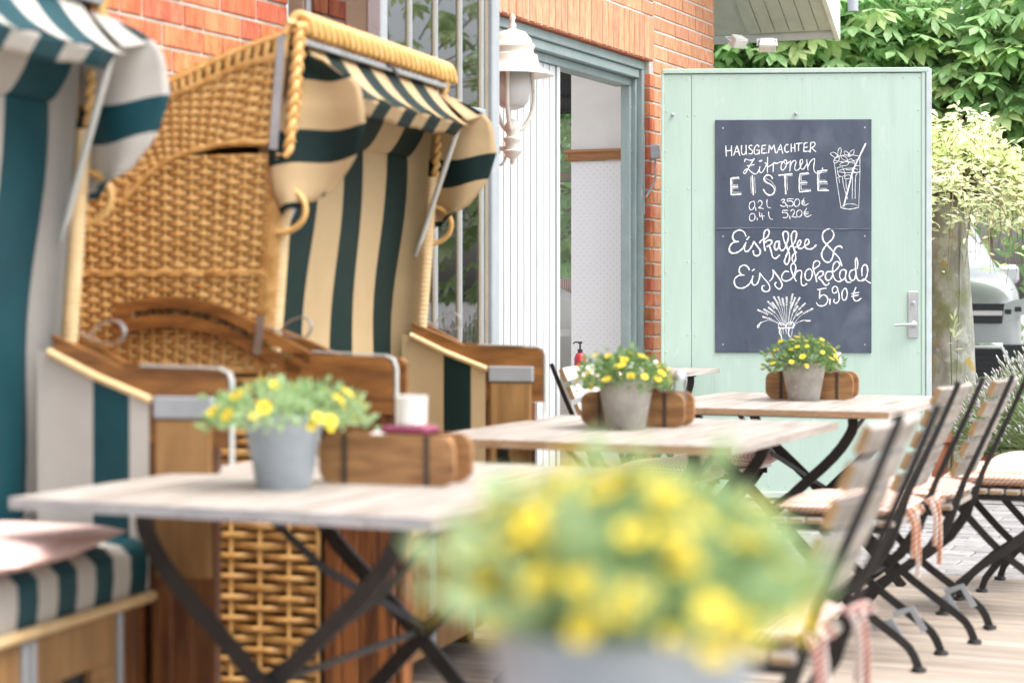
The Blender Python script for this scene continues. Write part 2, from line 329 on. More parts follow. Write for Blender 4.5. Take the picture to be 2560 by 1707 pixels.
def tag(o, label, cat, group=None):
    o['label'] = label; o['category'] = cat
    if group: o['group'] = group
    return o
def thing(name, label, cat, loc=(0, 0, 0), rz=0, group=None):
    o = bpy.data.objects.new(name, None); COL.objects.link(o); o.empty_display_size = .1
    o.location = loc; o.rotation_euler = (0, 0, rz); return tag(o, label, cat, group)
def struct(o): o['kind'] = 'structure'; return o
def stuff(o): o['kind'] = 'stuff'; return o
def inst(name, mesh, parent, loc, rot=(0, 0, 0), sc=(1, 1, 1)):
    o = bpy.data.objects.new(name, mesh); COL.objects.link(o); o.parent = parent
    o.location = loc; o.rotation_euler = rot; o.scale = sc; return o
def copy_tree(root, label, loc, rz, group=None):
    r = root.copy(); COL.objects.link(r); r.location = loc; r.rotation_euler = (0, 0, rz); r['label'] = label
    if group: r['group'] = group
    for ch in list(root.children):
        c = ch.copy(); COL.objects.link(c); c.parent = r
        for g in list(ch.children):
            d = g.copy(); COL.objects.link(d); d.parent = c
    return r
def cat_rom(pts, k=6, closed=False):
    P = [Vector(p) for p in pts]; n = len(P); out = []
    rng = n if closed else n - 1
    for i in range(rng):
        g = (lambda j: P[j % n]) if closed else (lambda j: P[max(0, min(n - 1, j))])
        p0, p1, p2, p3 = g(i - 1), g(i), g(i + 1), g(i + 2)
        for a in range(k):
            t = a / k
            out.append(.5 * ((2 * p1) + (p2 - p0) * t + (2 * p0 - 5 * p1 + 4 * p2 - p3) * t * t + (3 * p1 - p0 - 3 * p2 + p3) * t ** 3))
    out.append(P[0].copy() if closed else P[-1].copy())
    return out
def lerp(a, b, t): return a + (b - a) * t
def interp(tab, x):
    if x <= tab[0][0]: return tab[0][1]
    for (a, b), (c, d) in zip(tab, tab[1:]):
        if x <= c: return b + (d - b) * (x - a) / (c - a)
    return tab[-1][1]

# ------------------------------------------------------------------ ground, deck, paving
m = MB(); m.add([(-150, -60, -.06), (150, -60, -.06), (150, 250, -.06), (-150, 250, -.06)], [(0, 1, 2, 3)])
struct(m.obj('ground', 'ground'))
m = MB(); m.box((-3.95, -2, -.055), (3.4, 8.24, -.03)); deck = struct(m.obj('deck', 'sand'))
bm_ = MB(); bm_.box((-3.6, -.0695, -.028), (3.6, .0695, 0), c=.004); bo = bm_.obj('deck_board', 'deck'); bmesh_ = bo.data; bpy.data.objects.remove(bo)
y = -1.9; k = 0
while y < 8.2:
    inst('deck_board', bmesh_, deck, (-.2 + random.uniform(-.01, .01), y, random.uniform(-.002, .001)), (0, 0, random.uniform(-.0006, .0006))); y += .1455
m = MB(); m.add([(-14, 8.25, -.05), (12, 8.25, -.05), (12, 14.4, -.05), (-14, 14.4, -.05)], [(0, 1, 2, 3)])
pav = struct(m.obj('paving', 'sand'))
pm = MB(); pm.box((-.117, -.077, -.06), (.117, .077, 0), c=.006); po = pm.obj('paver', 'paver'); pmesh = po.data; bpy.data.objects.remove(po)
rest = MB(); cnt = 0; yy = 8.33; row = 0
while yy < 14.3:
    xx = -3.7 + (row % 2) * .12
    while xx < 3:
        z = random.uniform(-.006, 0) - .004
        if -2.75 < xx < -.35 and yy < 11.2 and cnt < 300:
            inst('paver', pmesh, pav, (xx, yy, z), (random.uniform(-.01, .01), random.uniform(-.01, .01), random.uniform(-.012, .012))); cnt += 1
        else:
            rest.box((xx - .117, yy - .077, -.06), (xx + .117, yy + .077, z), c=0)
        xx += .24
    yy += .16; row += 1
stuff(rest.obj('paver_field', 'paver', pav, smooth=0))

# ------------------------------------------------------------------ the brick house
WX = -3.80                                   # plane of the street wall, facing +x
house = thing('brick_house', 'orange brick house with grey-green doorway, bay window and painted eaves', 'house', (WX, 6, 0))
HL = lambda x, y, z: (x - WX, y - 6, z)      # world -> house local
def hbox(name, lo, hi, mat, parent=house, c=.003, sm=30):
    m = MB(); m.box(HL(*lo), HL(*hi), c=c); return m.obj(name, mat, parent, smooth=sm)
BAY0, BAY1, BAYX = 6.60, 7.68, -3.40
D0, D1, DZ = 8.55, 10.77, 2.48
JO, CH = .012, .0833
core = MB()
for (a, b, z0, z1) in ((-1.0, BAY0, -.05, 3.28), (BAY1, D0, -.05, 3.28), (BAY0, BAY1, 2.7, 3.28)):
    core.box(HL(WX - .30, a, z0), HL(WX - .006, b, z1), 'mortar')
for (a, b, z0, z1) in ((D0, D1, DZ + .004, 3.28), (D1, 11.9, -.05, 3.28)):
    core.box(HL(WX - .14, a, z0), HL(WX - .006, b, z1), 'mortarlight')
wall = core.obj('wall', 'mortar', house, smooth=0)
BRK = ['brick']
# bricks: wild bond of stretchers and headers, each brick its own piece where the picture shows it
def brickmesh(L, H, name='brick', T=.06):
    m = MB(); m.box((-T, -L / 2, -H / 2), (0, L / 2, H / 2), c=.0025); o = m.obj(name, BRK[0], smooth=0); me = o.data; bpy.data.objects.remove(o); return me
BM = {}
def getbm(L, H):
    k_ = (round(L, 3), round(H, 3), BRK[0])
    if k_ not in BM: BM[k_] = brickmesh(k_[0], k_[1])
    return BM[k_]
restb = MB(); nb = 0
def put(yc, zc, L, H, show):
    global nb
    x = WX + random.uniform(-.0015, .002)
    if show and nb < 298:
        inst('brick', getbm(L, H), wall, HL(x, yc, zc), (random.uniform(-.004, .004), random.uniform(-.006, .006), random.uniform(-.006, .006))); nb += 1
    else:
        a, b = HL(x - .06, yc - L / 2, zc - H / 2), HL(x, yc + L / 2, zc + H / 2); restb.box(a, b, BRK[0], c=0)
def lay(y0, y1, z0, z1, show):
    r = 0; z = z0
    while z + .071 <= z1 + .001:
        y = y0; first = True
        while y < y1 - .03:
            L = .24 if random.random() < .72 else .115
            if first and r % 2: L = .115
            if first and r % 4 == 3: L = .175
            first = False
            rem = y1 - y
            if rem < L + .10: L = rem if rem <= .255 else .115
            L = round(L, 2)
            put(y + L / 2, z + .0355, L, .071, show(y + L / 2, z)); y += L + JO * .85
        z += CH; r += 1
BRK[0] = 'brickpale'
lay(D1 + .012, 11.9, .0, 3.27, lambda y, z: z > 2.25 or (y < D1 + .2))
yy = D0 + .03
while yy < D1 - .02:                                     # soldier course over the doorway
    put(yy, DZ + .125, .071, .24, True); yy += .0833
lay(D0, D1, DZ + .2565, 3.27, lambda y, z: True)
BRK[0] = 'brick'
lay(4.5, BAY0, .0, 3.27, lambda y, z: z > 1.45 and y > 4.6 and z < 2.6)
lay(-.9, 4.5, .0, 2.9, lambda y, z: False)
lay(BAY1, D0, .0, 2.9, lambda y, z: False)
stuff(restb.obj('brickwork', 'brick', wall, smooth=0))
# reveal bricks at the right of the doorway (seen between frame and open door)
z = 0; rb = MB(); rb.box((-.115, 0, -.0355), (0, .06, .0355), c=.0025); ro = rb.obj('brick', 'brick', smooth=0); rme = ro.data; bpy.data.objects.remove(ro)
while z < 2.4:
    inst('brick', rme, wall, HL(WX - .002, D1 - .05, z + .036)); z += CH
hbox('reveal', (WX - .139, D1 - .046, -.04), (WX - .008, D1 - .002, DZ), 'mortar')
# lintel bricks underside
hbox('lintel', (WX - .11, D0, DZ - .004), (WX - .004, D1, DZ + .003), 'brick')
# gable wall with window, back wall, short ceiling, floor; top left open to light the partition
GY = 11.9
gz = MB()
for (a, b, z0, z1) in ((-7.4, -6.2, -.05, 2.95), (-6.2, -4.42, -.05, .85), (-6.2, -4.42, 2.5, 2.95), (-4.42, WX - .15, -.05, 2.95)):
    gz.box(HL(a, GY - .26, z0), HL(b, GY, z1))
gz.obj('gable_wall', 'plaster', house, smooth=0)
hbox('back_wall', (-7.5, -1, -.05), (-7.4, GY, 2.95), 'plaster')
hbox('ceiling', (-4.75, 10.70, 2.58), (WX - .31, GY - .27, 2.64), 'plaster')
hbox('floor', (-7.4, -1, -.03), (WX - .02, GY - .27, .012), 'floorwood')
gw = hbox('gable_window', (-6.2, GY - .20, .85), (-4.42, GY - .14, .92), 'baydark')
for (a, b, z0, z1) in ((-6.2, -4.42, 2.43, 2.5), (-4.49, -4.42, .92, 2.43), (-6.2, -6.13, .92, 2.43), (-5.35, -5.29, .92, 2.43), (-6.13, -4.49, 1.86, 1.92)):
    hbox('window_bar', (a, GY - .20, z0), (b, GY - .14, z1), 'baydark', gw)
m = MB(); m.box(HL(-6.13, GY - .175, .92), HL(-4.49, GY - .17, 2.43)); m.obj('pane', 'clearglass', gw, smooth=0)
m = MB(); m.box(HL(-6.2, GY - .36, 2.28), HL(-4.3, GY - .28, 2.56)); m.tube([HL(-6.2, GY - .40, 2.33), HL(-4.3, GY - .40, 2.33)], .05, 10); m.obj('roller_blind', 'dark', house)
# partition inside the doorway: plaster above, wooden rail, dotted wallpaper below
hbox('partition', (-4.36, 10.90, 1.995), (-3.95, 11.05, 2.58), 'plaster')
hbox('wallpaper_panel', (-4.36, 10.90, .01), (-3.95, 11.05, 1.93), 'wallpaper')
prof = [(.0, 0), (-.02, .0), (-.028, .012), (-.018, .022), (-.022, .04), (-.04, .05), (-.04, .064), (0, .064)]
m = MB(); m.prism([(HL(0, 10.90 + a, 0)[1], 1.932 + b) for a, b in prof], 0, HL(-4.385, 0, 0)[0], HL(-3.95, 0, 0)[0])
m.box(HL(-4.385, 10.875, 1.934), HL(-4.362, 11.07, 1.994), c=.006); m.obj('dado_rail', 'railwood', house, smooth=60)
# doorway frame: stepped profile on head and right jamb
def framebar(parts, mat='frame'):
    for n_, lo, hi in parts: hbox(n_, lo, hi, mat, c=.004)
framebar([('door_frame_head', (WX - .10, D0, 2.425), (WX - .035, D1 - .05, 2.475)), ('door_frame_head', (WX - .115, D0, 2.375), (WX - .05, D1 - .10, 2.424)),
          ('door_frame_head', (WX - .19, D0, 2.33), (WX - .09, D1 - .12, 2.374)),
          ('door_frame_jamb', (WX - .10, D1 - .092, 0), (WX - .035, D1 - .05, 2.424)), ('door_frame_jamb', (WX - .110, D1 - .118, 0), (WX - .065, D1 - .093, 2.374)),
          ('door_frame_jamb', (WX - .146, D1 - .148, 0), (WX - .09, D1 - .119, 2.33))])
for i in range(9):
    z_ = .25 + i * .245; c_ = HL(WX - .09, D1 - .1195, z_); m = MB(); m.box((c_[0] - .004, c_[1] - .002, c_[2] - .004), (c_[0] + .004, c_[1], c_[2] + .004), c=.001); m.obj('frame_screw', 'steel', house)
# white boarded side panel, one board at a time
bp_ = hbox('board_panel', (WX - .16, D0, .01), (WX - .111, 9.56, 2.33), 'frame')
yy = D0 + .005
while yy < 9.50:
    hbox('board', (WX - .1105, yy, .012), (WX - .1045 + random.uniform(-.0006, .0006), yy + .0715, 2.328), 'whitewood', bp_, c=.002); yy += .083
hbox('panel_edge', (WX - .165, 9.561, .01), (WX - .10, 9.60, 2.33), 'whitewood')
# door closer bracket
m = MB(); m.box(HL(WX - .03, D1 - .045, 1.92), HL(WX + .05, D1 - .02, 2.0), c=.006); m.tube([HL(WX + .02, D1 - .03, 1.92), HL(WX + .03, D1 - .05, 1.8), HL(WX - .02, D1 - .07, 1.70)], .006, 6)
m.box(HL(WX - .04, D1 - .075, 1.6), HL(WX - .03, D1 - .06, 2.06), c=.002); m.obj('door_closer', 'zinc', house)

# bay window
def bay(lo, hi, mat='bayframe', name='bay_post', par=house): return hbox(name, lo, hi, mat, par, c=.005)
hbox('bay_base', (WX - .02, BAY0 + .02, 0), (BAYX - .02, BAY1 - .02, .35), 'bayframe')
hbox('bay_sill', (WX - .0, BAY0 - .02, .352), (BAYX + .03, BAY1 + .02, .40), 'bayframe')
hbox('bay_roof', (WX - .0, BAY0 - .02, 2.62), (BAYX + .03, BAY1 + .02, 2.70), 'bayframe')
bay((BAYX - .06, BAY0, .4), (BAYX, BAY0 + .055, 2.62))
bay((BAYX - .055, BAY1 - .075, .4), (BAYX + .005, BAY1, 2.62))
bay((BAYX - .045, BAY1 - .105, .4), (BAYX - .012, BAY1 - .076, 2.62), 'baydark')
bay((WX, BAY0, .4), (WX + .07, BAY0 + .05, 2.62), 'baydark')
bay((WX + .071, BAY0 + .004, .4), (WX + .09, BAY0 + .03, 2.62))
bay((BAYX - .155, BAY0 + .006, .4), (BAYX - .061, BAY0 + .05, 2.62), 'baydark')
bay((WX, BAY1 - .05, .4), (WX + .05, BAY1, 2.62))
win = bay((BAYX - .05, BAY0 + .056, .4), (BAYX - .012, BAY1 - .106, .47), 'bayframe', 'bay_window')
for z0, z1 in ((1.86, 1.92), (2.5, 2.62)): bay((BAYX - .05, BAY0 + .056, z0), (BAYX - .01, BAY1 - .106, z1), 'bayframe', 'transom', win)
py = [BAY0 + .056 + i * (BAY1 - .106 - BAY0 - .056) / 4 for i in range(5)]
for q in range(5):
    y_ = py[q]
    w0, w1 = (y_ - .017, y_ + .017)
    if q == 0: w0, w1 = y_, y_ + .03
    if q == 4: w0, w1 = y_ - .035, y_
    for z0, z1 in ((.47, 1.86), (1.92, 2.5)):
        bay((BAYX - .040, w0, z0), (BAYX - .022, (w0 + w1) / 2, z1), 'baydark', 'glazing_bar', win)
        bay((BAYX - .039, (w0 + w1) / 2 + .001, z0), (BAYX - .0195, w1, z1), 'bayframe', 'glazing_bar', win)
for q in range(4):
    for z0, z1 in ((.47, 1.86), (1.92, 2.5)):
        m = MB(); m.box(HL(BAYX - .034, py[q] + .02, z0), HL(BAYX - .030, py[q + 1] - .02, z1)); m.obj('pane', 'glass', win, smooth=0)
m = MB(); m.box(HL(WX + .091, BAY0 + .02, .4), HL(BAYX - .156, BAY0 + .024, 2.62)); m.obj('pane', 'glass', win, smooth=0)
m = MB(); m.box(HL(WX + .051, BAY1 - .03, .4), HL(BAYX - .056, BAY1 - .026, 2.62)); m.obj('pane', 'glass', win, smooth=0)

# roof edge at the gable: a soffit rising towards the ridge, boards, barge board and gutter
EX, SL = -3.22, .62
def rz_(y): return 2.84 + (12.62 - y) * SL
def slope_box(name, x0, x1, y0, y1, dz0, dz1, mat, par=house):
    m = MB(); m.add([HL(x, y, rz_(y) + d) for d in (dz0, dz1) for y in (y0, y1) for x in (x0, x1)], [(0, 2, 3, 1), (4, 5, 7, 6), (0, 1, 5, 4), (2, 6, 7, 3), (0, 4, 6, 2), (1, 3, 7, 5)]); return m.obj(name, mat, par, smooth=0)
sof = slope_box('soffit', -4.70, EX, 6.0, 12.62, .016, .05, 'soffit')
x_ = WX + .01
while x_ < EX - .02:
    slope_box('soffit_board', x_, min(x_ + .088, EX - .002), 6.0, 12.6, .0, .014, 'soffit', sof); x_ += .096
slope_box('barge_board', EX + .001, EX + .03, 6.0, 12.66, -.03, .24, 'fascia')
slope_box('roof', -4.70, EX - .005, 6.0, 12.70, .055, .14, 'zinc')
hbox('eaves_board', (-4.70, 12.625, 2.80), (EX, 12.65, 2.95), 'soffit')
m = MB(); m.tube([HL(EX + .10, 12.72, 2.98), HL(EX + .10, 12.72, 3.2), HL(EX + .04, 12.70, 3.4)], .035, 10); m.obj('downpipe_bend', 'zinc', house, smooth=60)

# the open door leaf
HX, HY, DA, DLN = -3.70, 10.63, R(20), 1.485
door = MB(); door.box((0.03, -.03, .03), (DLN - .02, .03, 2.385), 'greenpaint', c=.004)
door = door.obj('door', 'greenpaint', house, loc=HL(HX, HY, 0), rot=(0, 0, DA))
def dpart(name, lo, hi, mat, c=.003):
    m = MB(); m.box(lo, hi, c=c); return m.obj(name, mat, door, smooth=30)
dpart('door_sheet', (.012, -.0375, .02), (.163, -.031, 2.38), 'greenpaint', .001)
dpart('door_sheet', (.166, -.038, .02), (DLN - .045, -.031, 2.38), 'greenpaint', .001)
dpart('door_top_strip', (.0, -.046, 2.386), (DLN - .0, .032, 2.412), 'greenpaint')
dpart('door_hinge_edge', (-.006, -.045, .02), (.0105, .03, 2.385), 'greenpaint')
dpart('door_edge_strip', (DLN - .044, -.041, .02), (DLN - .022, -.03, 2.385), 'greenpaint', .002)
dpart('door_edge', (DLN - .019, -.045, .02), (DLN + .012, .03, 2.405), 'greenedge')
dpart('door_bottom_strip', (0, -.05, .012), (DLN, -.038, .045), 'greenedge')
m = MB()
rv = [(x * .0925 + .045, 2.355) for x in range(16)] + [(x * .0925 + .045, .075) for x in range(16)] + [(.025, z * .225 + .15) for z in range(10)] + [(DLN - .06, z * .225 + .15) for z in range(10)]
rv += [(x, z * .41 + .1) for x in (.145, .185) for z in range(6)] + [(1.13, z * .41 + .12) for z in range(5)]
for x, z in rv:
    x += random.uniform(-.003, .003); z += random.uniform(-.003, .003)
    b = len(m.v); n_ = 8
    for r_, d_ in ((.0055, -.0375), (.004, -.0405)):
        for k_ in range(n_): t = 2 * math.pi * k_ / n_; m.v.append((x + r_ * math.cos(t), d_, z + r_ * math.sin(t)))
    m.f += [(b + k_, b + n_ + k_, b + n_ + (k_ + 1) % n_, b + (k_ + 1) % n_) for k_ in range(n_)] + [tuple(b + n_ + k_ for k_ in range(n_))[::-1]]; m.m += [m.mi(None)] * (n_ + 1)
m.obj('rivets', 'greenpaint', door)
# handle plate, key turn and lever
PX = 1.395
dpart('handle_plate', (PX - .028, -.048, .905), (PX + .028, -.0385, 1.165), 'steel', .004)
def ylathe(m, x, z, prof, n=14):
    b = len(m.v)
    for r_, d_ in prof:
        for k_ in range(n): t = 2 * math.pi * k_ / n; m.v.append((x + r_ * math.cos(t), d_, z + r_ * math.sin(t)))
    for i in range(len(prof) - 1): m.f += [(b + i * n + k_, b + (i + 1) * n + k_, b + (i + 1) * n + (k_ + 1) % n, b + i * n + (k_ + 1) % n) for k_ in range(n)]
    m.f.append(tuple(b + (len(prof) - 1) * n + k_ for k_ in range(n))[::-1]); m.m += [m.mi(None)] * ((len(prof) - 1) * n + 1)
m = MB(); ylathe(m, PX, .98, [(.02, -.047), (.02, -.06), (.012, -.064), (.011, -.09)]); m.tube([(PX + .008, -.088, .98), (PX - .02, -.092, .98), (PX - .06, -.093, .979), (PX - .108, -.09, .977)], [.011, .01, .009, .0075], 8)
m.obj('door_handle', 'steel', door, smooth=50)
m = MB(); ylathe(m, PX, 1.098, [(.014, -.047), (.014, -.056), (.006, -.058)]); m.box((PX - .004, -.075, 1.088), (PX + .004, -.055, 1.108), c=.002); m.obj('key_turn', 'steel', door, smooth=50)
m = MB(); ylathe(m, .06, 2.155, [(.009, -.037), (.009, -.052), (.004, -.056)]); ylathe(m, .746, 2.157, [(.009, -.037), (.009, -.05), (.004, -.055)]); m.obj('door_bolts', 'zinc', door)
m = MB(); m.tube([(1.10, -.06, -.04), (1.10, -.06, .30)], .011, 8); m.box((1.07, -.065, .13), (1.13, -.04, .19), c=.004); m.box((1.085, -.075, .20), (1.125, -.05, .212), c=.003); m.obj('drop_bolt', 'zinc', door)

# the chalkboard screwed to the door
B0, BW_, BZ0, BH_ = .297, .868, .822, 1.302
cb_o = Vector((HX, HY, 0)) + Matrix.Rotation(DA, 3, 'Z') @ Vector((B0, -.0385, BZ0))
board = thing('chalkboard', 'dark slate-blue chalkboard with white drinks menu screwed to the green door', 'chalkboard', cb_o, DA)
m = MB(); m.box((0, -.008, 0), (BW_, 0, BH_), c=.0015); m.obj('panel', 'board', board, smooth=30)
m = MB(); m.grid(lambda u, v: (u * BW_, -.0083 - .0022 * math.exp(-((v - .5) * 3) ** 2) * (1 + .4 * math.sin(u * 17) + .3 * math.sin(u * 41)), BH_ * .531 + (v - .5) * .012 + .004 * math.sin(u * 6)), 40, 4); m.obj('seam', 'board', board, smooth=80)
for u_ in (.05, .957):
    for v_ in (.035, .5, .965):
        m = MB(); ylathe(m, u_ * BW_, v_ * BH_, [(.005, -.008), (.005, -.0095), (.0025, -.0095), (.002, -.0085)], 10); m.obj('screw', 'steel', board)
def ribbon(m, pts, w, depth):
    P = [Vector((p[0], p[1])) for p in pts]; N = len(P); b = len(m.v)
    for i, p in enumerate(P):
        d = P[min(i + 1, N - 1)] - P[max(0, i - 1)]; d = d.normalized() if d.length > 1e-9 else Vector((1, 0)); q = Vector((-d.y, d.x)) * (w / 2) * random.uniform(.9, 1.08) * (.92 + .22 * math.sin(p.x * 190 + p.y * 130))
        m.v += [(p.x + q.x, depth, p.y + q.y), (p.x - q.x, depth, p.y - q.y)]
    for i in range(N - 1): m.f.append((b + 2 * i, b + 2 * i + 1, b + 2 * i + 3, b + 2 * i + 2)); m.m.append(m.mi(None))
    for p, r_ in ((P[0], .46), (P[-1], .46)):
        b = len(m.v); m.v += [(p.x + w * r_ * math.cos(t * math.pi / 4), depth - .0001, p.y + w * r_ * math.sin(t * math.pi / 4)) for t in range(8)]; m.f.append(tuple(range(b, b + 8))); m.m.append(m.mi(None))
REG = {1: (1790, 340, .12755), 2: (1790, 470, .12755), 3: (1790, 560, .16582), 4: (1960, 690, .08929), 5: (1860, 720, .08929), 6: (2050, 340, .12752)}
dep = [-.0092]
def chalk(name, reg, strokes, w):
    ox, oy, sc_ = REG[reg]; m = MB()
    for st in strokes:
        kind, ww = 'l', w
        if isinstance(st[0], str): kind = st[0]; st = st[1:]
        if isinstance(st[0], (int, float)): ww = st[0]; st = st[1:]
        pts = [((ox + x * sc_ - 1777) / 390 * BW_, (877 - oy - y * sc_) / 583 * BH_) for x, y in st]
        if kind == 'c': pts = cat_rom([(a, b, 0) for a, b in pts], 6)
        elif kind == 'o': pts = cat_rom([(a, b, 0) for a, b in pts], 6, True)
        elif kind == 'd':
            P = []; 
            for (a, b), (c, d) in zip(pts, pts[1:]):
                L = math.hypot(c - a, d - b); n_ = max(2, int(L / .0065))
                for i in range(n_): t0, t1 = i / n_, (i + .5) / n_; ribbon(m, [(a + (c - a) * t0, b + (d - b) * t0), (a + (c - a) * t1, b + (d - b) * t1)], ww * .3, dep[0])
            continue
        elif kind == 'l':
            q = []
            for (a, b), (c, d) in zip(pts, pts[1:]): q += [(lerp(a, c, t / 4), lerp(b, d, t / 4)) for t in range(4)]
            pts = q + [pts[-1]]
        dep[0] -= .0000016
        ribbon(m, pts, ww * .86, dep[0])
    return m.obj(name, 'chalk', board, smooth=0)
chalk('chalk_lettering', 1, [[(105,150),(115,350)],[(215,150),(220,345)],[(112,250),(220,235)],[(262,330),(325,140),(380,340)],[(285,270),(350,262)],['c',(415,145),(412,260),(430,315),(465,320),(500,270),(502,140)][0:] ,[(502,140),(510,315)],
 ['c',(620,150),(590,138),(560,165),(575,205),(625,245),(630,285),(600,310),(562,305)],['c',(755,170),(735,138),(695,150),(662,220),(665,290),(695,320),(740,300),(765,255)],[(710,238),(765,235),(762,310)],
 [(885,140),(815,148),(808,300),(910,290)],[(812,218),(870,212)],[(945,290),(958,135),(1000,230),(1050,130),(1080,290)],[(1105,295),(1180,120),(1220,300)],[(1140,230),(1200,222)],
 ['c',(1325,135),(1295,130),(1262,180),(1265,250),(1300,280),(1340,262)],[(1385,120),(1390,270)],[(1455,115),(1460,265)],[(1388,195),(1458,190)],[(1485,112),(1600,100)],[(1535,108),(1530,250)],
 [(1700,95),(1640,105),(1632,265),(1740,262)],[(1635,190),(1700,180)],[(1755,280),(1770,95)],['c',(1770,95),(1830,85),(1855,120),(1830,170),(1775,195)],[(1780,195),(1865,268)]], .0068)
chalk('chalk_lettering', 1, [['c',(475,460),(490,410),(540,425),(600,435),(665,405)],['c',(665,405),(600,500),(540,600),(490,690),(460,690),(455,660),(490,620),(540,600),(590,650),(650,695),(700,700),(745,650),(775,560)],[(525,545),(660,520)],
 ['c',(775,560),(765,640),(790,680),(830,655),(880,570),(925,480)],['o',(760,450),(800,435),(812,445),(775,460)],[(925,375),(920,675)],['c',(875,490),(920,500),(935,560),(1010,520),(1050,480)],[(1040,500),(1032,660)],
 ['c',(1035,520),(1070,485),(1100,500),(1160,475),(1230,465)],['c',(1240,455),(1195,520),(1190,600),(1220,630),(1265,590),(1300,510),(1290,440),(1250,440),(1255,490),(1290,510),(1350,470)],[(1375,450),(1360,650)],
 ['c',(1365,560),(1410,470),(1460,440),(1480,480),(1455,580),(1475,635),(1530,620),(1580,550)],['c',(1560,540),(1610,480),(1600,425),(1565,440),(1560,540),(1585,610),(1635,600),(1685,520)],[(1690,430),(1715,630)],
 ['c',(1715,560),(1760,470),(1820,410),(1845,430),(1830,540),(1830,620),(1870,690),(1940,690),(1990,650),(2000,590)]], .0065)
chalk('chalk_lettering', 1, [[(355,770),(205,785),(212,1110),(400,1100)],[(215,952),(335,950)],[(625,740),(645,1110)],['c',(1020,790),(985,740),(920,725),(865,765),(860,820),(905,870),(985,910),(1050,980),(1055,1060),(1010,1110),(940,1115),(880,1070),(845,1010)],
 [(1145,730),(1400,705)],[(1262,735),(1280,1095)],[(1715,690),(1560,705),(1545,850),(1550,1060),(1760,1035)],[(1560,880),(1690,875)],[(2085,635),(1905,655),(1912,1030),(2110,1030)],[(1915,865),(2080,862)],
 ['d',(375,795),(240,805),(240,915),(350,915)],['d',(345,980),(240,985),(242,1062),(420,1065)],['d',(590,765),(605,1090)],['d',(670,765),(685,1090)],['d',(890,790),(1000,850),(1075,950),(1085,1050)],['d',(1410,735),(1300,745),(1315,1040)],
 ['d',(1740,705),(1590,735),(1585,840),(1680,845)],['d',(1690,910),(1580,915),(1590,1010),(1780,1010)],['d',(2080,670),(1940,690),(1942,835),(2070,830)],['d',(2100,905),(1940,905),(1945,990),(2090,995)]], .0098)
chalk('chalk_lettering', 2, [['o',(640,220),(580,250),(565,330),(590,385),(640,370),(675,290),(660,225)],[(690,340),(695,400)],['c',(735,245),(765,205),(810,225),(810,290),(750,350)],[(750,350),(845,365)],['c',(915,190),(910,270),(930,335),(985,350)]], .0052)
chalk('chalk_lettering', 2, [
 ['c',(1190,205),(1235,180),(1260,205),(1215,245)],['c',(1215,245),(1270,255),(1285,300),(1240,325),(1175,300)],[(1305,290),(1315,345)],[(1430,175),(1310,175),(1310,225)],['c',(1310,225),(1385,215),(1430,260),(1405,315),(1340,315)],
 ['o',(1490,180),(1450,240),(1455,305),(1500,325),(1550,270),(1540,195)],['c',(1640,165),(1600,240),(1610,290),(1660,300),(1720,270)],[(1590,220),(1650,225)],[(1590,260),(1650,262)]], .0052)
chalk('chalk_lettering', 2, [['o',(620,460),(575,500),(575,580),(620,605),(675,560),(670,480)],[(715,540),(725,585)],[(765,435),(770,515),(860,510)],[(810,460),(830,580)],['c',(945,430),(950,500),(975,560),(1020,575)]], .0052)
chalk('chalk_lettering', 2, [[(1320,400),(1220,400),(1215,450)],
 ['c',(1215,450),(1290,445),(1325,490),(1295,540),(1230,540)],[(1355,510),(1365,570)],['c',(1380,415),(1415,380),(1450,410),(1440,460),(1400,525)],[(1400,525),(1490,535)],['o',(1540,395),(1495,440),(1500,510),(1545,530),(1595,480),(1585,410)],
 ['c',(1690,360),(1650,430),(1655,500),(1710,525),(1775,490)],[(1630,440),(1720,435)],[(1635,475),(1720,470)]], .0052)
chalk('chalk_lettering', 3, [['c',(385,150),(350,85),(280,60),(205,100),(185,170),(215,225),(270,235)],['c',(270,235),(190,250),(140,310),(140,380),(190,410),(270,390),(340,330),(385,250)],['c',(385,250),(360,330),(380,385),(430,365),(480,290),(505,235)],[(400,205),(430,165)],
 ['c',(505,235),(560,310),(600,370),(590,430),(545,450),(505,430),(495,375)],['c',(590,255),(620,215),(690,185),(735,110),(720,60),(680,65),(655,130),(655,260),(675,370)],['c',(670,250),(720,215),(770,220),(765,270),(705,310)],['c',(740,300),(765,380),(785,460),(830,490),(890,440)],
 ['o',(880,230),(830,250),(815,320),(835,360),(870,330),(890,240)],['c',(890,240),(890,320),(920,370),(960,350),(1000,290)],['c',(975,330),(1020,200),(1020,110),(980,80),(945,110),(955,200),(1000,320),(1040,430),(1035,530),(1000,580),(965,540),(985,470),(1045,320)],
 ['c',(1045,320),(1110,260),(1145,150),(1140,85),(1100,85),(1070,140),(1080,260),(1115,360),(1135,480),(1110,550),(1080,500),(1100,430),(1145,395)],['c',(1130,320),(1195,290),(1210,230),(1185,220),(1160,270),(1175,330),(1220,340),(1265,310)],
 ['c',(1265,310),(1330,260),(1325,205),(1290,210),(1270,270),(1290,335),(1350,350),(1400,330),(1440,290)],
 ['c',(1830,330),(1800,305),(1745,320),(1710,380),(1690,470),(1640,545),(1570,530),(1525,450),(1540,370),(1610,270),(1690,190),(1705,110),(1660,55),(1590,60),(1540,120),(1550,220),(1620,300),(1710,400),(1790,490),(1825,600)]], .0098)
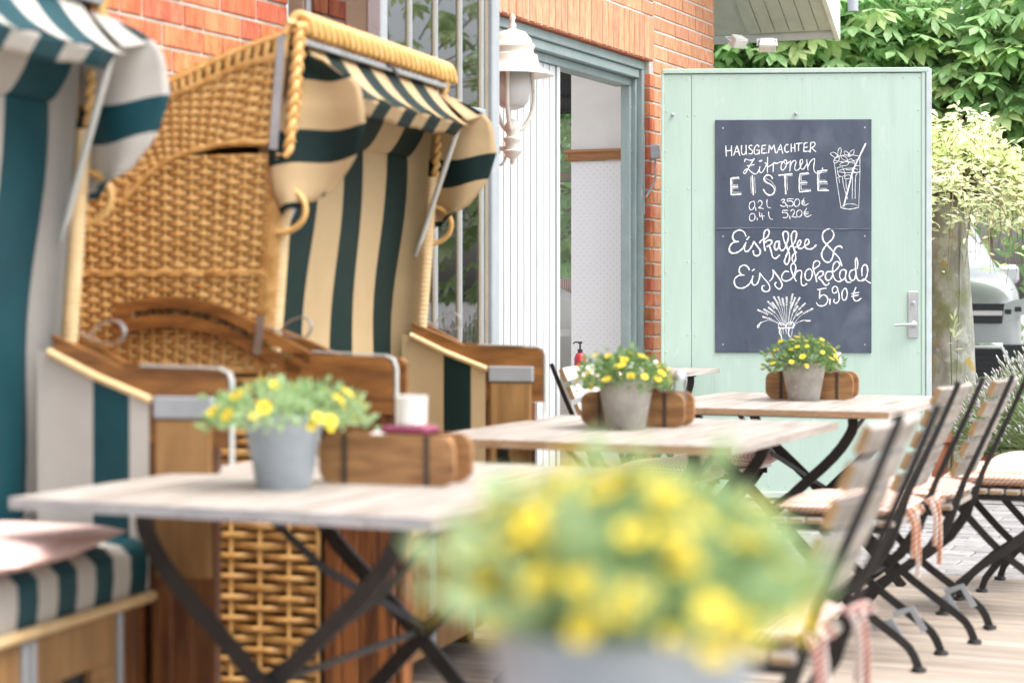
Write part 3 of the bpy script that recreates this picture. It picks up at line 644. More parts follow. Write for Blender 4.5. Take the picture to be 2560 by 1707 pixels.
chalk('chalk_lettering', 3, [['c',(435,660),(405,610),(345,590),(290,630),(285,690),(320,735),(355,740)],['c',(355,740),(280,745),(215,800),(215,880),(260,930),(340,935),(420,890),(470,820),(490,755)],['c',(490,755),(475,830),(495,885),(545,880),(585,800),(595,710)],[(480,675),(510,655)],
 ['c',(595,710),(640,770),(710,850),(745,920),(730,975),(680,990),(635,965),(630,910),(660,900)],['c',(745,830),(790,770),(800,670)],['c',(790,665),(850,740),(910,830),(930,900),(890,950),(840,920),(820,880),(840,850)],['c',(1025,690),(975,685),(930,740),(930,800),(980,830),(1050,810),(1100,760)],
 ['c',(1100,760),(1135,650),(1125,580),(1085,570),(1060,620),(1085,720),(1140,830)],['c',(1110,770),(1150,690),(1200,670),(1225,700),(1215,800),(1225,880),(1260,900),(1300,870)],['o',(1330,650),(1285,690),(1275,770),(1310,820),(1360,800),(1385,720),(1365,660)],
 ['c',(1410,650),(1480,600),(1495,550),(1450,525),(1405,560),(1400,650),(1430,750),(1450,840)],['c',(1440,760),(1490,690),(1545,690),(1540,740),(1475,780)],['c',(1475,780),(1530,830),(1570,885),(1610,890),(1635,860)],['o',(1650,685),(1600,700),(1580,770),(1610,820),(1660,800),(1690,730),(1670,690)],
 ['c',(1640,690),(1720,680),(1790,600),(1780,550),(1740,540),(1700,590),(1690,700),(1720,800),(1780,840),(1850,810)],['o',(1860,660),(1810,680),(1795,760),(1825,810),(1870,790),(1890,690)],['c',(1895,680),(1880,770),(1900,840),(1960,850)],
 ['o',(2020,660),(1960,680),(1940,750),(1970,820),(2020,800),(2040,700)],['c',(2060,640),(2065,540),(2045,480),(2030,560),(2040,700),(2060,800),(2110,830),(2160,800)],['c',(2130,750),(2130,640),(2160,590),(2200,600),(2215,680),(2190,780),(2140,830)],['c',(2170,800),(2220,840),(2255,860)]], .0088)
chalk('chalk_lettering', 4, [[(815,325),(1050,285)],[(880,310),(865,570)],['c',(865,570),(910,500),(1000,475),(1080,540),(1095,640),(1030,750),(920,785),(830,760),(785,695)],[(1160,590),(1155,735)],['o',(1360,270),(1290,235),(1230,300),(1235,400),(1290,425),(1360,370)],
 ['c',(1370,300),(1410,450),(1410,620),(1340,700),(1265,670),(1280,600)],['o',(1560,300),(1500,400),(1500,560),(1550,625),(1610,580),(1640,440),(1610,310)],['c',(1880,265),(1830,400),(1810,540),(1850,630),(1930,640),(2025,570)],[(1765,440),(1960,405)],[(1765,515),(1950,480)]], .0082)
lv = []
for (tx, ty) in ((260,560),(430,540),(540,320),(560,490),(665,350),(710,190),(830,190),(950,230),(1070,200),(1240,110),(1310,210),(1440,210),(1380,450),(1240,350),(1590,370),(1500,600),(1800,520),(400,750)):
    bx = 900 + (tx - 250) / 1550 * 330; by = 1000; mx, my = lerp(bx, tx, .42), lerp(by, ty, .6)
    spine = cat_rom([(bx, by, 0), (mx, my, 0), (tx, ty, 0)], 8); n_ = len(spine)
    if tx not in (260, 540, 1310): lv.append(['l', .0024] + [(p.x, p.y) for p in spine[:int(n_ * .66)]])
    zz = []
    for i in range(int(n_ * .62), n_):
        d = (spine[min(i + 1, n_ - 1)] - spine[i - 1]).normalized()
        for sgn in (1, -1): zz.append((spine[i].x - d.y * sgn * 24, spine[i].y + d.x * sgn * 24))
    lv.append(['c', .0032] + zz)
lv += [['c', .0028, (900,960),(700,880),(560,850),(430,885),(330,940),(260,1030)], ['c', .004, (430,885),(340,930),(290,1040),(250,1050),(260,990),(350,900)], ['c', .0028, (1240,990),(1400,900),(1560,850),(1750,850)], ['c', .0045, (1450,875),(1560,850),(1640,875),(1750,850),(1690,880)],
 ['o', .005, (840,1000),(880,925),(970,950),(1050,1040),(900,1060)], ['o', .006, (1060,1050),(1080,950),(1190,900),(1290,940),(1285,1000),(1200,1055)], ['c', .0075, (885,1080),(870,1190),(915,1280),(930,1370)], ['c', .008, (1135,1070),(1125,1230),(1170,1320),(1260,1390),(1310,1470)],
 [.0028, (850,1080),(900,1170)],[.0028, (900,1080),(930,1230)],[.0028, (960,1080),(990,1230)],[.0028, (1040,1060),(1045,1160)],[.0028, (1065,1070),(1075,1230)],[.0028, (1230,1060),(1210,1300)],['c', .009, (840,1060),(950,1070),(1100,1060),(1260,1060)]]
chalk('chalk_lavender_drawing', 5, lv, .0035)
chalk('chalk_glass_drawing', 6, [[(190,490),(240,860),(320,1370)],['c',.005,(320,1370),(480,1400),(665,1365)],[(665,1365),(690,720),(690,370)],['c',(190,420),(300,360),(480,335),(670,360)],['c',(190,440),(330,470),(500,470),(640,430)],[.010,(800,120),(560,620),(375,1340)],
 ['o',(115,310),(180,285),(250,340),(210,385),(150,350)],['o',(265,350),(265,250),(310,190),(325,270),(300,350)],['o',(470,370),(400,330),(385,270),(430,270),(475,320)],['o',(475,370),(500,280),(575,235),(560,320)],['o',(430,450),(350,420),(320,350),(400,370),(445,420)],
 ['o',(450,460),(510,415),(560,450),(585,500),(520,490)],['o',(455,470),(340,490),(300,540),(420,545),(465,510)],['o',(190,490),(180,450),(220,380),(280,380),(280,440),(230,490)],[(245,585),(350,570),(400,700)],['c',(245,585),(270,730),(330,760),(390,740),(400,690)],
 ['c',(290,640),(420,605),(560,600),(650,625)],['c',(250,660),(400,685),(540,685)],[(420,630),(560,630)],['c',.006,(560,670),(620,685),(680,670)],['o',(390,790),(420,740),(500,735),(500,790),(430,805)],[(240,790),(300,765)],['c',(350,770),(375,950),(450,1200)],[(415,810),(425,1000)],
 [(545,760),(540,1200)],['c',(640,710),(605,780),(595,1190)],['c',(330,1350),(440,1300),(570,1300),(640,1330)],[(280,800),(295,880)],[(620,550),(680,550)]], .0036)

# ------------------------------------------------------------------ wall lamp, floodlights
lamp = thing('wall_lamp', 'white enamel wall lantern with bell hood and glass globe beside the bay window', 'lamp', (-3.546, 8.16, 0))
m = MB(); m.lathe([(.001, 2.40), (.010, 2.395), (.014, 2.38), (.008, 2.365), (.018, 2.35), (.014, 2.335), (.028, 2.325)], 20); m.obj('finial', 'lampwhite', lamp, smooth=60)
m = MB(); m.lathe([(.02, 2.33), (.058, 2.318), (.082, 2.29), (.088, 2.268), (.098, 2.262), (.102, 2.25), (.096, 2.243), (.094, 2.222), (.112, 2.215), (.116, 2.19), (.122, 2.165), (.150, 2.148), (.185, 2.13), (.186, 2.124), (.14, 2.135), (.08, 2.14)], 36); m.obj('hood', 'lampwhite', lamp, smooth=50)
m = MB(); m.lathe([(.078, 2.14), (.078, 2.06), (.070, 2.01), (.050, 1.985), (.02, 1.975)], 28, cap=False); m.obj('globe', 'lampglass', lamp, smooth=80, solid=.003)
m = MB(); m.lathe([(.05, 2.14), (.05, 2.10), (.035, 2.075), (.01, 2.065)], 20); m.obj('bulb', 'milk', lamp, smooth=80)
for s_ in (0, 1, 2):
    a = R(40 + 120 * s_)
    m = MB(); m.tube(cat_rom([(math.cos(a) * r_, math.sin(a) * r_, z_) for r_, z_ in ((.09, 2.15), (.098, 2.05), (.095, 1.98), (.07, 1.92), (.04, 1.885), (.015, 1.90))], 4), [.0095] * 21, 8); m.obj('arm', 'lampwhite', lamp, smooth=80)
m = MB(); m.lathe([(.01, 1.93), (.032, 1.91), (.036, 1.885), (.026, 1.862), (.026, 1.852), (.042, 1.845), (.042, 1.836), (.034, 1.828), (.034, 1.795), (.044, 1.788), (.036, 1.775), (.026, 1.762), (.012, 1.752), (.008, 1.735), (.001, 1.725)], 22); m.obj('stem', 'lampwhite', lamp, smooth=50)
m = MB(); m.tube([(-.02, 0, 1.80), (-.12, 0, 1.80), (-.25, 0, 1.82)], .011, 8); m.tube(cat_rom([(-.03, 0, 1.77), (-.05, 0, 1.73), (-.085, 0, 1.735), (-.09, 0, 1.765), (-.06, 0, 1.785)], 5), .006, 6); m.tube(cat_rom([(-.09, 0, 1.76), (-.16, 0, 1.68), (-.24, 0, 1.62)], 5), .008, 6); m.box((-.256, -.045, 1.58), (-.235, .045, 1.90), c=.008); m.obj('bracket', 'lampwhite', lamp, smooth=60)
def flood(loc, rz, tilt, label):
    t = thing('floodlight', label, 'floodlight', loc, rz, 'floodlights under the eaves'); t.rotation_euler = (tilt, 0, rz); t.scale = (.72, .72, .72)
    m = MB(); m.prism([(-.075, .035), (.075, .035), (.055, -.05), (-.055, -.05)], 2, -.045, .045); m.obj('housing', 'fascia', t, smooth=20)
    m = MB(); m.box((-.068, .036, -.038), (.068, .043, .038), c=.003); m.obj('lens', 'milk', t)
    m = MB(); m.bar([(-.082, 0, 0), (-.082, -.08, .0), (.082, -.08, 0), (.082, 0, 0)], .02, .004, (0, 0, 1)); m.obj('bracket', 'fascia', t); return t
flood((-3.66, 11.95, 2.72), R(-120), R(-35), 'small white floodlight fixed to the brick corner, lamp turned along wall')
flood((-3.50, 12.05, 2.70), R(-160), R(-50), 'small white floodlight under the soffit, lamp tilted downwards')

# ------------------------------------------------------------------ roofed wicker beach chairs
KW = 1.26
def weave(m, P, Nn, nu, nv, h, mat='rattan', t=.0035, amp=.0045, stake=.0045, smat=None, jitter=.0008):
    # P(u,v) surface point, Nn outward normal; weavers run along u, stakes along v
    Nn = Vector(Nn)
    for i in range(nu + 1):
        u = i / nu; m.tube([Vector(P(u, j / 6)) for j in range(7)], stake, 5, smat or mat, cap=False)
    for j in range(nv):
        v = (j + .5) / nv; pts = []
        for k in range(4 * nu + 1):
            u = k / (4 * nu); p = Vector(P(u, v)); off = amp * math.cos(math.pi * (k / 4 + j))
            pts.append(p + Nn * off + Vector((0, 0, random.uniform(-jitter, jitter))))
        vd = (Vector(P(.5, min(1, v + .02))) - Vector(P(.5, max(0, v - .02)))).normalized()
        b = len(m.v); N = len(pts); hh = h * random.uniform(.40, .47)
        for p in pts: m.v += [tuple(p + vd * hh), tuple(p + Nn * t), tuple(p - vd * hh), tuple(p - Nn * t)]
        fs = [(b + 4 * i + k, b + 4 * i + (k + 1) % 4, b + 4 * i + 4 + (k + 1) % 4, b + 4 * i + 4 + k) for i in range(N - 1) for k in range(4)]
        m.f += fs; m.m += [m.mi(mat)] * len(fs)
def braid(m, path, r, pitch, out, mat):
    path = [Vector(p) for p in path]
    L = [0]
    for a, b in zip(path, path[1:]): L.append(L[-1] + (b - a).length)
    out = Vector(out).normalized(); n = int(L[-1] / pitch * 8)
    def at(s):
        for i in range(len(L) - 1):
            if s <= L[i + 1]: return path[i].lerp(path[i + 1], (s - L[i]) / (L[i + 1] - L[i])), (path[i + 1] - path[i]).normalized()
        return path[-1], (path[-1] - path[-2]).normalized()
    for k in range(3):
        ps = []
        for i in range(n + 1):
            s = L[-1] * i / n; p, d = at(s); sd = d.cross(out); ph = 2 * math.pi * (s / pitch) + k * 2 * math.pi / 3
            ps.append(p + sd * (r * 1.1 * math.sin(ph)) + out * (r * .55 * math.sin(2 * ph)))
        m.tube(ps, r * .62, 6, mat)
def ffront(z): return lerp(-.18, -.12, (z - .78) / .76)
def arm_profile():
    top = [(-.62, 1.118), (-.56, 1.134), (-.50, 1.142), (-.44, 1.143), (-.388, 1.138), (-.33, 1.126), (-.28, 1.11), (-.20, 1.073), (-.13, 1.038), (-.06, 1.004), (-.035, .990)]
    return top
def beach_chair(label, loc, rz, dark, light):
    t = thing('wicker_beach_chair', label, 'beach chair', loc, rz)
    SW = .14                                              # stripe width
    for side in (0, 1):
        w0 = 0 if side == 0 else KW; n = (0, -1, 0) if side == 0 else (0, 1, 0); o = -1 if side == 0 else 1
        fb = -.80; df = .03 if side else 0; fe = .03 if side else -.045
        m = MB(); weave(m, lambda u, v: (lerp(fb - .05 * (v), ffront(lerp(.94, 1.535, v)) - .035, u), w0, lerp(.94, 1.535, v)), n, 17, 42, .0148, amp=.0066, stake=.005, smat='rattan_light', jitter=.0011)
        z0 = 1.203
        for dz in (0, .009): m.tube([(lerp(fb - .02, -.15, i / 30), w0 + o * .006 + o * .003 * math.sin(i * 2 + dz * 300), z0 + dz) for i in range(31)], .0045, 5)
        # closely wound front border
        for j in range(56):
            z = lerp(.95, 1.53, j / 55); m.tube([(ffront(z) - .045, w0 + o * .002, z), (ffront(z) - .02, w0 + o * .009, z + .001), (ffront(z) + .004, w0, z)], .0052, 5, 'rattan', cap=False)
        stuff(m.obj('side_wicker', 'rattan', t, smooth=60))
        m = MB(); weave(m, lambda u, v: (lerp(fb, -.025, u), w0, lerp(.075, .955, v)), n, 9, 31, .0225, amp=.009, stake=.0072, t=.006, smat='rattan_light')
        stuff(m.obj('lower_wicker', 'rattan', t, smooth=60))
        m = MB(); m.prism([(fb - .04, .06), (-.02, .06), (-.02, .96), (ffront(.96) - .02, .96), (ffront(1.53) - .02, 1.53), (fb - .05, 1.53)], 1, w0 - o * .012, w0 - o * .020); m.obj('side_lining', 'backing', t, smooth=0)
        # striped cloth on the inside
        wi = w0 - o * .05
        m = MB(); m.grid(lambda u, v: (lerp(-.285 + .065 * (lerp(.6, 1.82, v) - .6), ffront(lerp(.6, 1.82, v)) - .005, u), wi + o * .012 * math.sin(u * 3.1), lerp(.6, 1.82, v)), 6, 12, lambda i, j: light); m.obj('inner_cloth', light, t, smooth=80)
        ia = w0 - o * .095
        def parm(u, v):
            f = lerp(-.20, .06 + df, u); zt = lerp(1.02, .905, u); return (f, ia + o * .006 * math.sin(u * 6), lerp(.45, zt, v))
        m = MB(); m.grid(parm, 12, 8, lambda i, j: (light, light, light, light, light, light, dark, dark, dark, dark, light, light)[i]); m.obj('arm_cloth', light, t, smooth=80)
        m = MB(); m.tube([(-.17, ia - o * .004, 1.015), (-.05, ia - o * .004, .96), (.04 + df, ia - o * .004, .915), (.066 + df, ia - o * .004, .905)], .010, 7); m.obj('arm_piping', 'rattan_pale', t, smooth=80)
        # front post of the side
        m = MB(); m.tube([(ffront(z), w0 - o * .018, z) for z in (.62, .9, 1.2, 1.54)], .019, 8)
        for j in range(60): z = lerp(.63, 1.53, j / 59); m.lathe([(.0205, -.004), (.0215, 0), (.0205, .004)], 8, 'rattan_pale', (ffront(z), w0 - o * .018, z), cap=False)
        m.obj('front_post', 'rattan_pale', t, smooth=60)
        # arm: bent outer boards with a slot, front block, planked front
        top = arm_profile()
        oa, ob = (w0 + o * .012, w0 + o * .036)
        a_, b_ = min(oa, ob), max(oa, ob)
        m = MB(); m.prism(top + [(f, z - .032) for f, z in top[::-1]], 1, a_, b_); m.obj('arm_board', 'teak', t, smooth=40)
        m = MB(); m.prism([(f, z - .050) for f, z in top[:-1]] + [(f, z - .085) for f, z in top[:-1]][::-1], 1, a_, b_); m.obj('arm_board', 'teak', t, smooth=40)
        m = MB(); m.box((-.622, a_ + .001, 1.04), (-.56, b_ - .001, 1.115), c=.008); m.obj('arm_end_block', 'teak', t)
        m = MB()
        for f in (-.52, -.47, -.42, -.36, -.30, -.24): m.box((f, a_ + .004, interp(top, f) - .055), (f + .012, b_ - .004, interp(top, f) - .028))
        m.obj('adjuster_teeth', 'backing', t)
        m = MB(); m.prism([(-.115, .965), (-.08, .992), (-.035, .988), (.175, .980), (.197, .970), (.205, .95), (.205, .83), (.0, .83), (-.06, .87)], 1, a_, b_); m.obj('arm_board', 'teak', t, smooth=40)
        i0, i1 = sorted((w0 - o * .088, w0 - o * .064))
        m = MB(); m.prism([(-.17, 1.055), (-.06, 1.012), (.01, .982), (.235 + fe, .976), (.25 + fe, .962), (.252 + fe, .80), (.06 + df, .80), (.03, .93), (-.16, 1.02)], 1, i0, i1); m.obj('arm_board', 'teak', t, smooth=40)
        for q in range(3):
            m = MB(); f0 = .062 + df + q * (.056 + fe * .25 - df * .3); m.box((f0, i0 - .001, .07), (f0 + .053, i1 + .001, .797), c=.003); m.obj('arm_plank', 'teakv', t)
        for q in range(4):
            m = MB(); f0 = .0 + q * .051; m.box((f0, min(w0, w0 + o * .02), .06), (f0 + .048, max(w0, w0 + o * .02), .827), c=.003); m.obj('arm_plank', 'teakv', t)
        j0, j1 = sorted((w0 + o * .004, w0 - o * .062))
        m = MB(); m.box((.206, j0, .06), (.226, j1, .83), c=.004); m.obj('arm_front', 'teakv', t)
        k0, k1 = sorted((w0 - o * .090, w0 - o * .096))
        m = MB(); m.box((.075 + df, k0 - .002, .50), (.215 + fe, k1 + .004, .862), c=.004); m.obj('folding_table_flap', 'honey', t)
        m = MB(); m.box((.072 + df, k0 - .006, .865), (.222 + fe, k1 + .004, .915), c=.003); m.obj('flap_hinge_plate', 'zinc', t)
        # metal trims
        if side:
            m = MB(); m.bar([(.06, i0 + .012, .985), (.225 + fe, i0 + .012, .981), (.252 + fe, i0 + .012, .970), (.258 + fe, i0 + .012, .95), (.258 + fe, i0 + .012, .76)], .004, .02, (0, 1, 0)); m.obj('edge_trim', 'alu', t)
        else:
            m = MB(); m.bar([(-.03, a_ + .012, .995), (.18, a_ + .012, .986), (.203, a_ + .012, .975), (.211, a_ + .012, .95), (.211, a_ + .012, .78)], .004, .022, (0, 1, 0)); m.obj('edge_trim', 'alu', t)
        m = MB(); m.bar(cat_rom([(-.16, a_ + .012, 1.062), (-.10, a_ + .012, 1.036), (-.05, a_ + .012, 1.035), (-.035, a_ + .012, 1.065), (-.06, a_ + .012, 1.088), (-.10, a_ + .012, 1.075), (-.125, a_ + .012, 1.05)], 5), .003, .014, (0, 1, 0)); m.obj('spring_clip', 'steel', t)
        m = MB(); m.bar([(-.19, a_ - .004 if side == 0 else b_ + .004, .985), (-.175, a_ - .004 if side == 0 else b_ + .004, 1.09)], .022, .004, (0, 1, 0)); m.obj('pivot_plate', 'steel', t)
        # ring handle
        c_ = (-.135, w0 + o * .004, 1.38)
        m = MB(); m.tube([(c_[0] + .075 * math.cos(a), c_[1], c_[2] + .062 * math.sin(a)) for a in [R(-100 + i * 200 / 14) for i in range(15)]], .0085, 7); m.obj('ring_handle', 'rattan_light', t, smooth=80)
        # hood side
        bot = [(-.15, 1.565), (-.307, 1.566), (-.388, 1.55), (-.465, 1.526), (-.525, 1.493), (-.62, 1.40)]
        tp = [(-.115, 1.86), (-.237, 1.827), (-.372, 1.774), (-.481, 1.733), (-.64, 1.67), (-.80, 1.585)]
        def ph(u, v):
            k = u * 5; i = min(4, int(k)); fr = k - i
            b = Vector(bot[i]).lerp(Vector(bot[i + 1]), fr); tt = Vector(tp[i]).lerp(Vector(tp[i + 1]), fr); q = b.lerp(tt, v); return (q.x, w0, q.y)
        m = MB(); weave(m, lambda u, v: ph(u, v * .80), n, 16, 16, .0160, amp=.007, stake=.0055, smat='rattan_light')
        for i in range(23): m.tube([Vector(ph(i / 22, .78)), Vector(ph(i / 22, .9)) + Vector((0, o * .006, 0)), Vector(ph(i / 22, 1))], .0095, 6, cap=False)
        for v_ in (.80, .83): m.tube([Vector(ph(i / 20, v_)) + Vector((0, o * .008, 0)) for i in range(21)], .0055, 5)
        stuff(m.obj('hood_wicker', 'rattan', t, smooth=60))
        m = MB(); m.tube([Vector(ph(i / 12, 0)) for i in range(13)], .010, 7); m.tube([Vector(ph(i / 12, 1)) for i in range(13)], .011, 7); m.obj('hood_rim', 'rattan', t, smooth=80)
        m = MB(); m.prism([(q[0], q[2]) for q in (ph(i / 10, 0) for i in range(11))] + [(q[0], q[2]) for q in (ph(i / 10, 1) for i in range(10, -1, -1))], 1, w0 - o * .012, w0 - o * .02); m.obj('hood_lining', 'backing', t, smooth=0)
        m = MB(); m.bar([(-.127, w0 + o * .012, 1.855), (-.152, w0 + o * .012, 1.545)], .024, .004, (0, 1, 0)); m.obj('hood_strap', 'zinc', t)
        m = MB(); braid(m, [(-.080, w0 - o * .004, 1.872), (-.095, w0 - o * .004, 1.7), (-.112, w0 - o * .004, 1.525)], .0155, .105, (1, 0, 0), 'rattan_light'); m.obj('braided_edge', 'rattan_light', t, smooth=80)
        # side flap with bands
        lf = [(1.385, -.125), (1.45, -.16), (1.57, -.168), (1.70, -.135), (1.80, -.105)]; rf = [(1.385, -.06), (1.40, -.02), (1.42, .015), (1.50, .075), (1.60, .105), (1.70, .092), (1.74, .06), (1.77, .01), (1.80, -.07)]
        zs = [1.385, 1.392, 1.402, 1.42, 1.445, 1.475, 1.51, 1.54, 1.57, 1.60, 1.635, 1.67, 1.705, 1.735, 1.765, 1.80]
        def pf(u, v):
            k = v * 15; i = min(14, int(k)); z = lerp(zs[i], zs[i + 1], k - i); f = lerp(interp(lf, z), interp(rf, z), u)
            return (f, w0 - o * (.018 + .030 * math.sin(5.2 * u + 7 * z) * (1.85 - z) * 2 + (z - 1.385) * .05) + o * .02 * (1 - u) * (z < 1.7), z + .03 * (u - .5) * (1.80 - z) / .3 + .006 * math.sin(u * 7 + w0))
        def band(j):
            z = (zs[j] + zs[j + 1]) / 2
            return dark if z > 1.735 or 1.51 < z < 1.60 or z < 1.402 else light
        m = MB(); m.grid(pf, 12, 15, lambda i, j: band(j)); m.obj('side_flap', light, t, smooth=80, solid=.003)
        # rod of the awning
        m = MB(); m.tube([(.012, w0 - o * .125, 1.712), (-.172, w0 - o * .035, 1.275)], .0095, 8); m.obj('awning_rod', 'alu', t)
        m = MB(); m.add([(-.09, w0 - o * .06, 1.815), (.035, w0 - o * .12, 1.715), (.05, w0 - o * .03, 1.735), (-.02, w0 - o * .022, 1.79)], [(0, 1, 2, 3)]); m.obj('awning_gusset', light, t, solid=.002)
    # backrest with vertical stripes
    ns = 6
    def pb(u, v):
        z = lerp(.56, 1.60, v); return (-.27 + .065 * (z - .6) + .018 * math.sin(v * 9) * .5 + .004 * abs(math.sin(u * ns * math.pi / 2)) + .006 * math.sin(v * 5 + u * 9), lerp(.05, KW - .05, u), z)
    m = MB(); m.grid(pb, ns * 4, 16, lambda i, j: dark if (i // 4) % 2 else light); m.obj('backrest', light, t, smooth=80)
    def pl(u, v):
        a = v * R(88); return (-.205 + .10 * math.sin(a) * 1.0, lerp(.04, KW - .04, u), 1.60 + .235 * (1 - math.cos(a)) ** .7)
    m = MB(); m.grid(pl, ns * 2, 8, lambda i, j: dark if (i // 2) % 2 else light); m.obj('hood_cloth', light, t, smooth=80)
    m = MB(); m.box((-.84, .02, .06), (-.80, KW - .02, 1.55), c=.004); m.obj('back_panel', 'backing', t)
    m = MB(); weave(m, lambda u, v: (lerp(-.115, -.80, v), lerp(0.0, KW, u), lerp(1.868, 1.585, v) + .03 * math.sin(v * 3.1)), (.25, 0, 1), 26, 36, .019); stuff(m.obj('hood_top_wicker', 'rattan', t, smooth=60))
    m = MB(); m.add([(-.12, .01, 1.852), (-.12, KW - .01, 1.852), (-.45, KW - .01, 1.745), (-.45, .01, 1.745)], [(0, 1, 2, 3)]); m.add([(-.45, .01, 1.745), (-.45, KW - .01, 1.745), (-.80, KW - .01, 1.57), (-.80, .01, 1.57)], [(0, 1, 2, 3)]); m.obj('hood_top_lining', 'backing', t)
    m = MB(); braid(m, [(-.085, -.01, 1.880), (-.085, KW / 2, 1.884), (-.085, KW + .01, 1.880)], .019, .125, (.5, 0, 1), 'rattan_light')
    for i in range(27): w = i / 26 * (KW - .02); m.tube(cat_rom([(-.12, w - .01, 1.858), (-.092, w + .006, 1.912), (-.060, w + .022, 1.900), (-.050, w + .040, 1.852)], 4), [.009, .010, .011, .012, .0125, .0125, .0125, .0125, .012, .011, .010, .009, .007], 7)
    m.obj('braided_edge', 'rattan_light', t, smooth=80)
    m = MB(); m.box((-.082, .02, 1.832), (-.066, KW - .02, 1.848), c=.002); m.obj('hood_rail', 'zinc', t)
    # awning sheet and valance
    na = 9
    def pa(u, v):
        w = lerp(.07, KW - .10, u); f = lerp(-.088, .032, v); z = lerp(1.832, 1.705, v) - .016 * math.sin(v * math.pi) + .006 * math.sin(u * 31) * v; return (f, w, z)
    m = MB(); m.grid(pa, na * 2, 6, lambda i, j: light if (i // 2) % 2 == 0 else dark); m.obj('awning', light, t, smooth=80, solid=.002)
    m = MB(); m.grid(lambda u, v: (.030 - .03 * v, lerp(.10, KW - .14, u), 1.703 - v * (.036 + .012 * math.sin(u * 3.14)) + .003 * math.sin(u * 23) * v), na * 2, 4, lambda i, j: dark if (i // 2) % 2 == 0 else light); m.obj('valance', light, t, smooth=80, solid=.002)
    m = MB(); m.tube([(-.07, KW * .52, 1.85), (-.045, KW * .52, 1.835), (-.03, KW * .525, 1.805), (-.035, KW * .525, 1.79)], .006, 6); m.obj('awning_hook', 'iron', t)
    # seat, piping, base with drawers
    nc = 13
    def pc(u, v):
        a = v * 1.0; prof = [(-.36, .583), (-.2, .590), (.01, .590), (.06, .584), (.086, .560), (.088, .515), (.082, .462)]
        k = v * 6; i = min(5, int(k)); q = Vector(prof[i]).lerp(Vector(prof[i + 1]), k - i); return (q.x, lerp(.10, KW - .10, u), q.y + .004 * math.sin(u * 40))
    m = MB(); m.grid(pc, nc * 2, 12, lambda i, j: dark if (i // 2) % 2 == 0 else light); m.obj('seat_cushion', light, t, smooth=80)
    m = MB(); m.tube([(.094, .09, .456), (.096, KW / 2, .458), (.094, KW - .09, .456)], .0135, 8); m.obj('seat_piping', 'rattan_pale', t, smooth=80)
    m = MB(); m.box((-.80, .10, .06), (.058, KW - .10, .445), c=.004); m.obj('base_box', 'backing', t)
    for (a, b) in ((.25, .60), (.66, 1.01)):
        dr = MB()
        for lo, hi in (((.066, a, .07), (.086, b, .30)), ((.066, a, .335), (.086, b, .438)), ((.066, a, .301), (.086, a + .11, .334)), ((.066, b - .11, .301), (.086, b, .334))): dr.box(lo, hi, c=.001)
        d = dr.obj('footrest_drawer', 'honey', t)
        m = MB(); m.box((.061, a + .1, .29), (.063, b - .1, .34)); m.obj('grip_slot', 'dark', d)
        for w in (a - .024, b + .004): m = MB(); m.box((.07, w, .07), (.094, w + .02, .44), c=.003); m.obj('drawer_rail', 'zinc', d)
    for (a, b) in ((.10, .162), (.165, .225), (.625, .64), (1.036, 1.098), (1.101, 1.16)):
        m = MB(); m.box((.064, a, .07), (.082, b, .442), c=.003); m.obj('base_plank', 'teakv', t)
    for a in (0, KW - .05): m = MB(); m.box((-.82, a, .0), (.02, a + .05, .058), c=.005); m.obj('skid', 'teakv', t)
    return t
K2 = beach_chair('hooded wicker beach chair with dark green and beige stripes, standing beside the bay window', (-2.62, 4.763, 0), R(7), 'dgreen', 'beige')
K1 = beach_chair('hooded wicker beach chair with teal and off-white stripes and pink cushion on its seat', (-2.54, 2.703, 0), R(7), 'teal', 'offwhite')

# ------------------------------------------------------------------ tables
def table(label, cx, cy, sx=.95, sy=1.14, rz=0, group='wooden folding tables on the terrace', name='folding_table', edge='topedge'):
    t = thing(name, label, 'table', (cx, cy, 0), rz, group)
    n = 7; w = sx / n
    for i in range(n):
        x0 = -sx / 2 + i * w + .0006; x1 = -sx / 2 + (i + 1) * w - .0006
        m = MB(); m.box((x0, -sy / 2, .716), (x1, sy / 2, .74), 'topwood', c=.001)
        for k, f in enumerate(m.f):
            c = [sum(m.v[i_][a] for i_ in f) / len(f) for a in range(3)]
            if abs(abs(c[1]) - sy / 2) < 1e-4: m.m[k] = m.mi(edge)
        m.obj('plank', 'topwood', t, smooth=0)
    hx = min(.29, sx / 2 - .1)
    for e in (-1, 1):
        y = e * (sy / 2 - .22)
        for s_ in (-1, 1):
            yo = y + s_ * .008
            m = MB(); m.bar(cat_rom([(s_ * hx, yo, .700), (s_ * hx * .99, yo, .655), (s_ * hx * .76, yo, .56), (s_ * hx * .28, yo, .43), (-s_ * hx * .22, yo, .285), (-s_ * hx * .72, yo, .125), (-s_ * hx * 1.1, yo, .0)], 3), .037, .010, (0, 1, 0)); m.obj('leg', 'iron', t, smooth=20)
        m = MB(); m.box((-hx - .03, y - .018, .700), (hx + .03, y + .018, .7145), c=.002); m.obj('crossbar', 'iron', t)
        m = MB(); m.tube([(0, y - .03, .36), (0, y + .03, .36)], .018, 10); m.obj('pivot', 'iron', t)
    m = MB(); m.bar([(-.02, -sy / 2 + .2, .36), (hx * .55, -sy / 2 + .4, .52), (hx * .9, 0, .70)], .02, .006, (1, 0, 0)); m.bar([(.02, sy / 2 - .2, .36), (-hx * .55, sy / 2 - .4, .52), (-hx * .9, 0, .70)], .02, .006, (1, 0, 0)); m.obj('stay', 'iron', t)
    m = MB(); m.tube([(0, -sy / 2 + .2, .36), (0, sy / 2 - .2, .36)], .008, 8); m.obj('spreader', 'iron', t)
    return t
TX = -2.06
T1 = table('weathered folding table carrying the bluish galvanised flower pot', TX, 3.85, edge='topgrey')
T2 = table('weathered folding table carrying the flower pot with cork-topped jar beside it', TX + .0, 5.70)
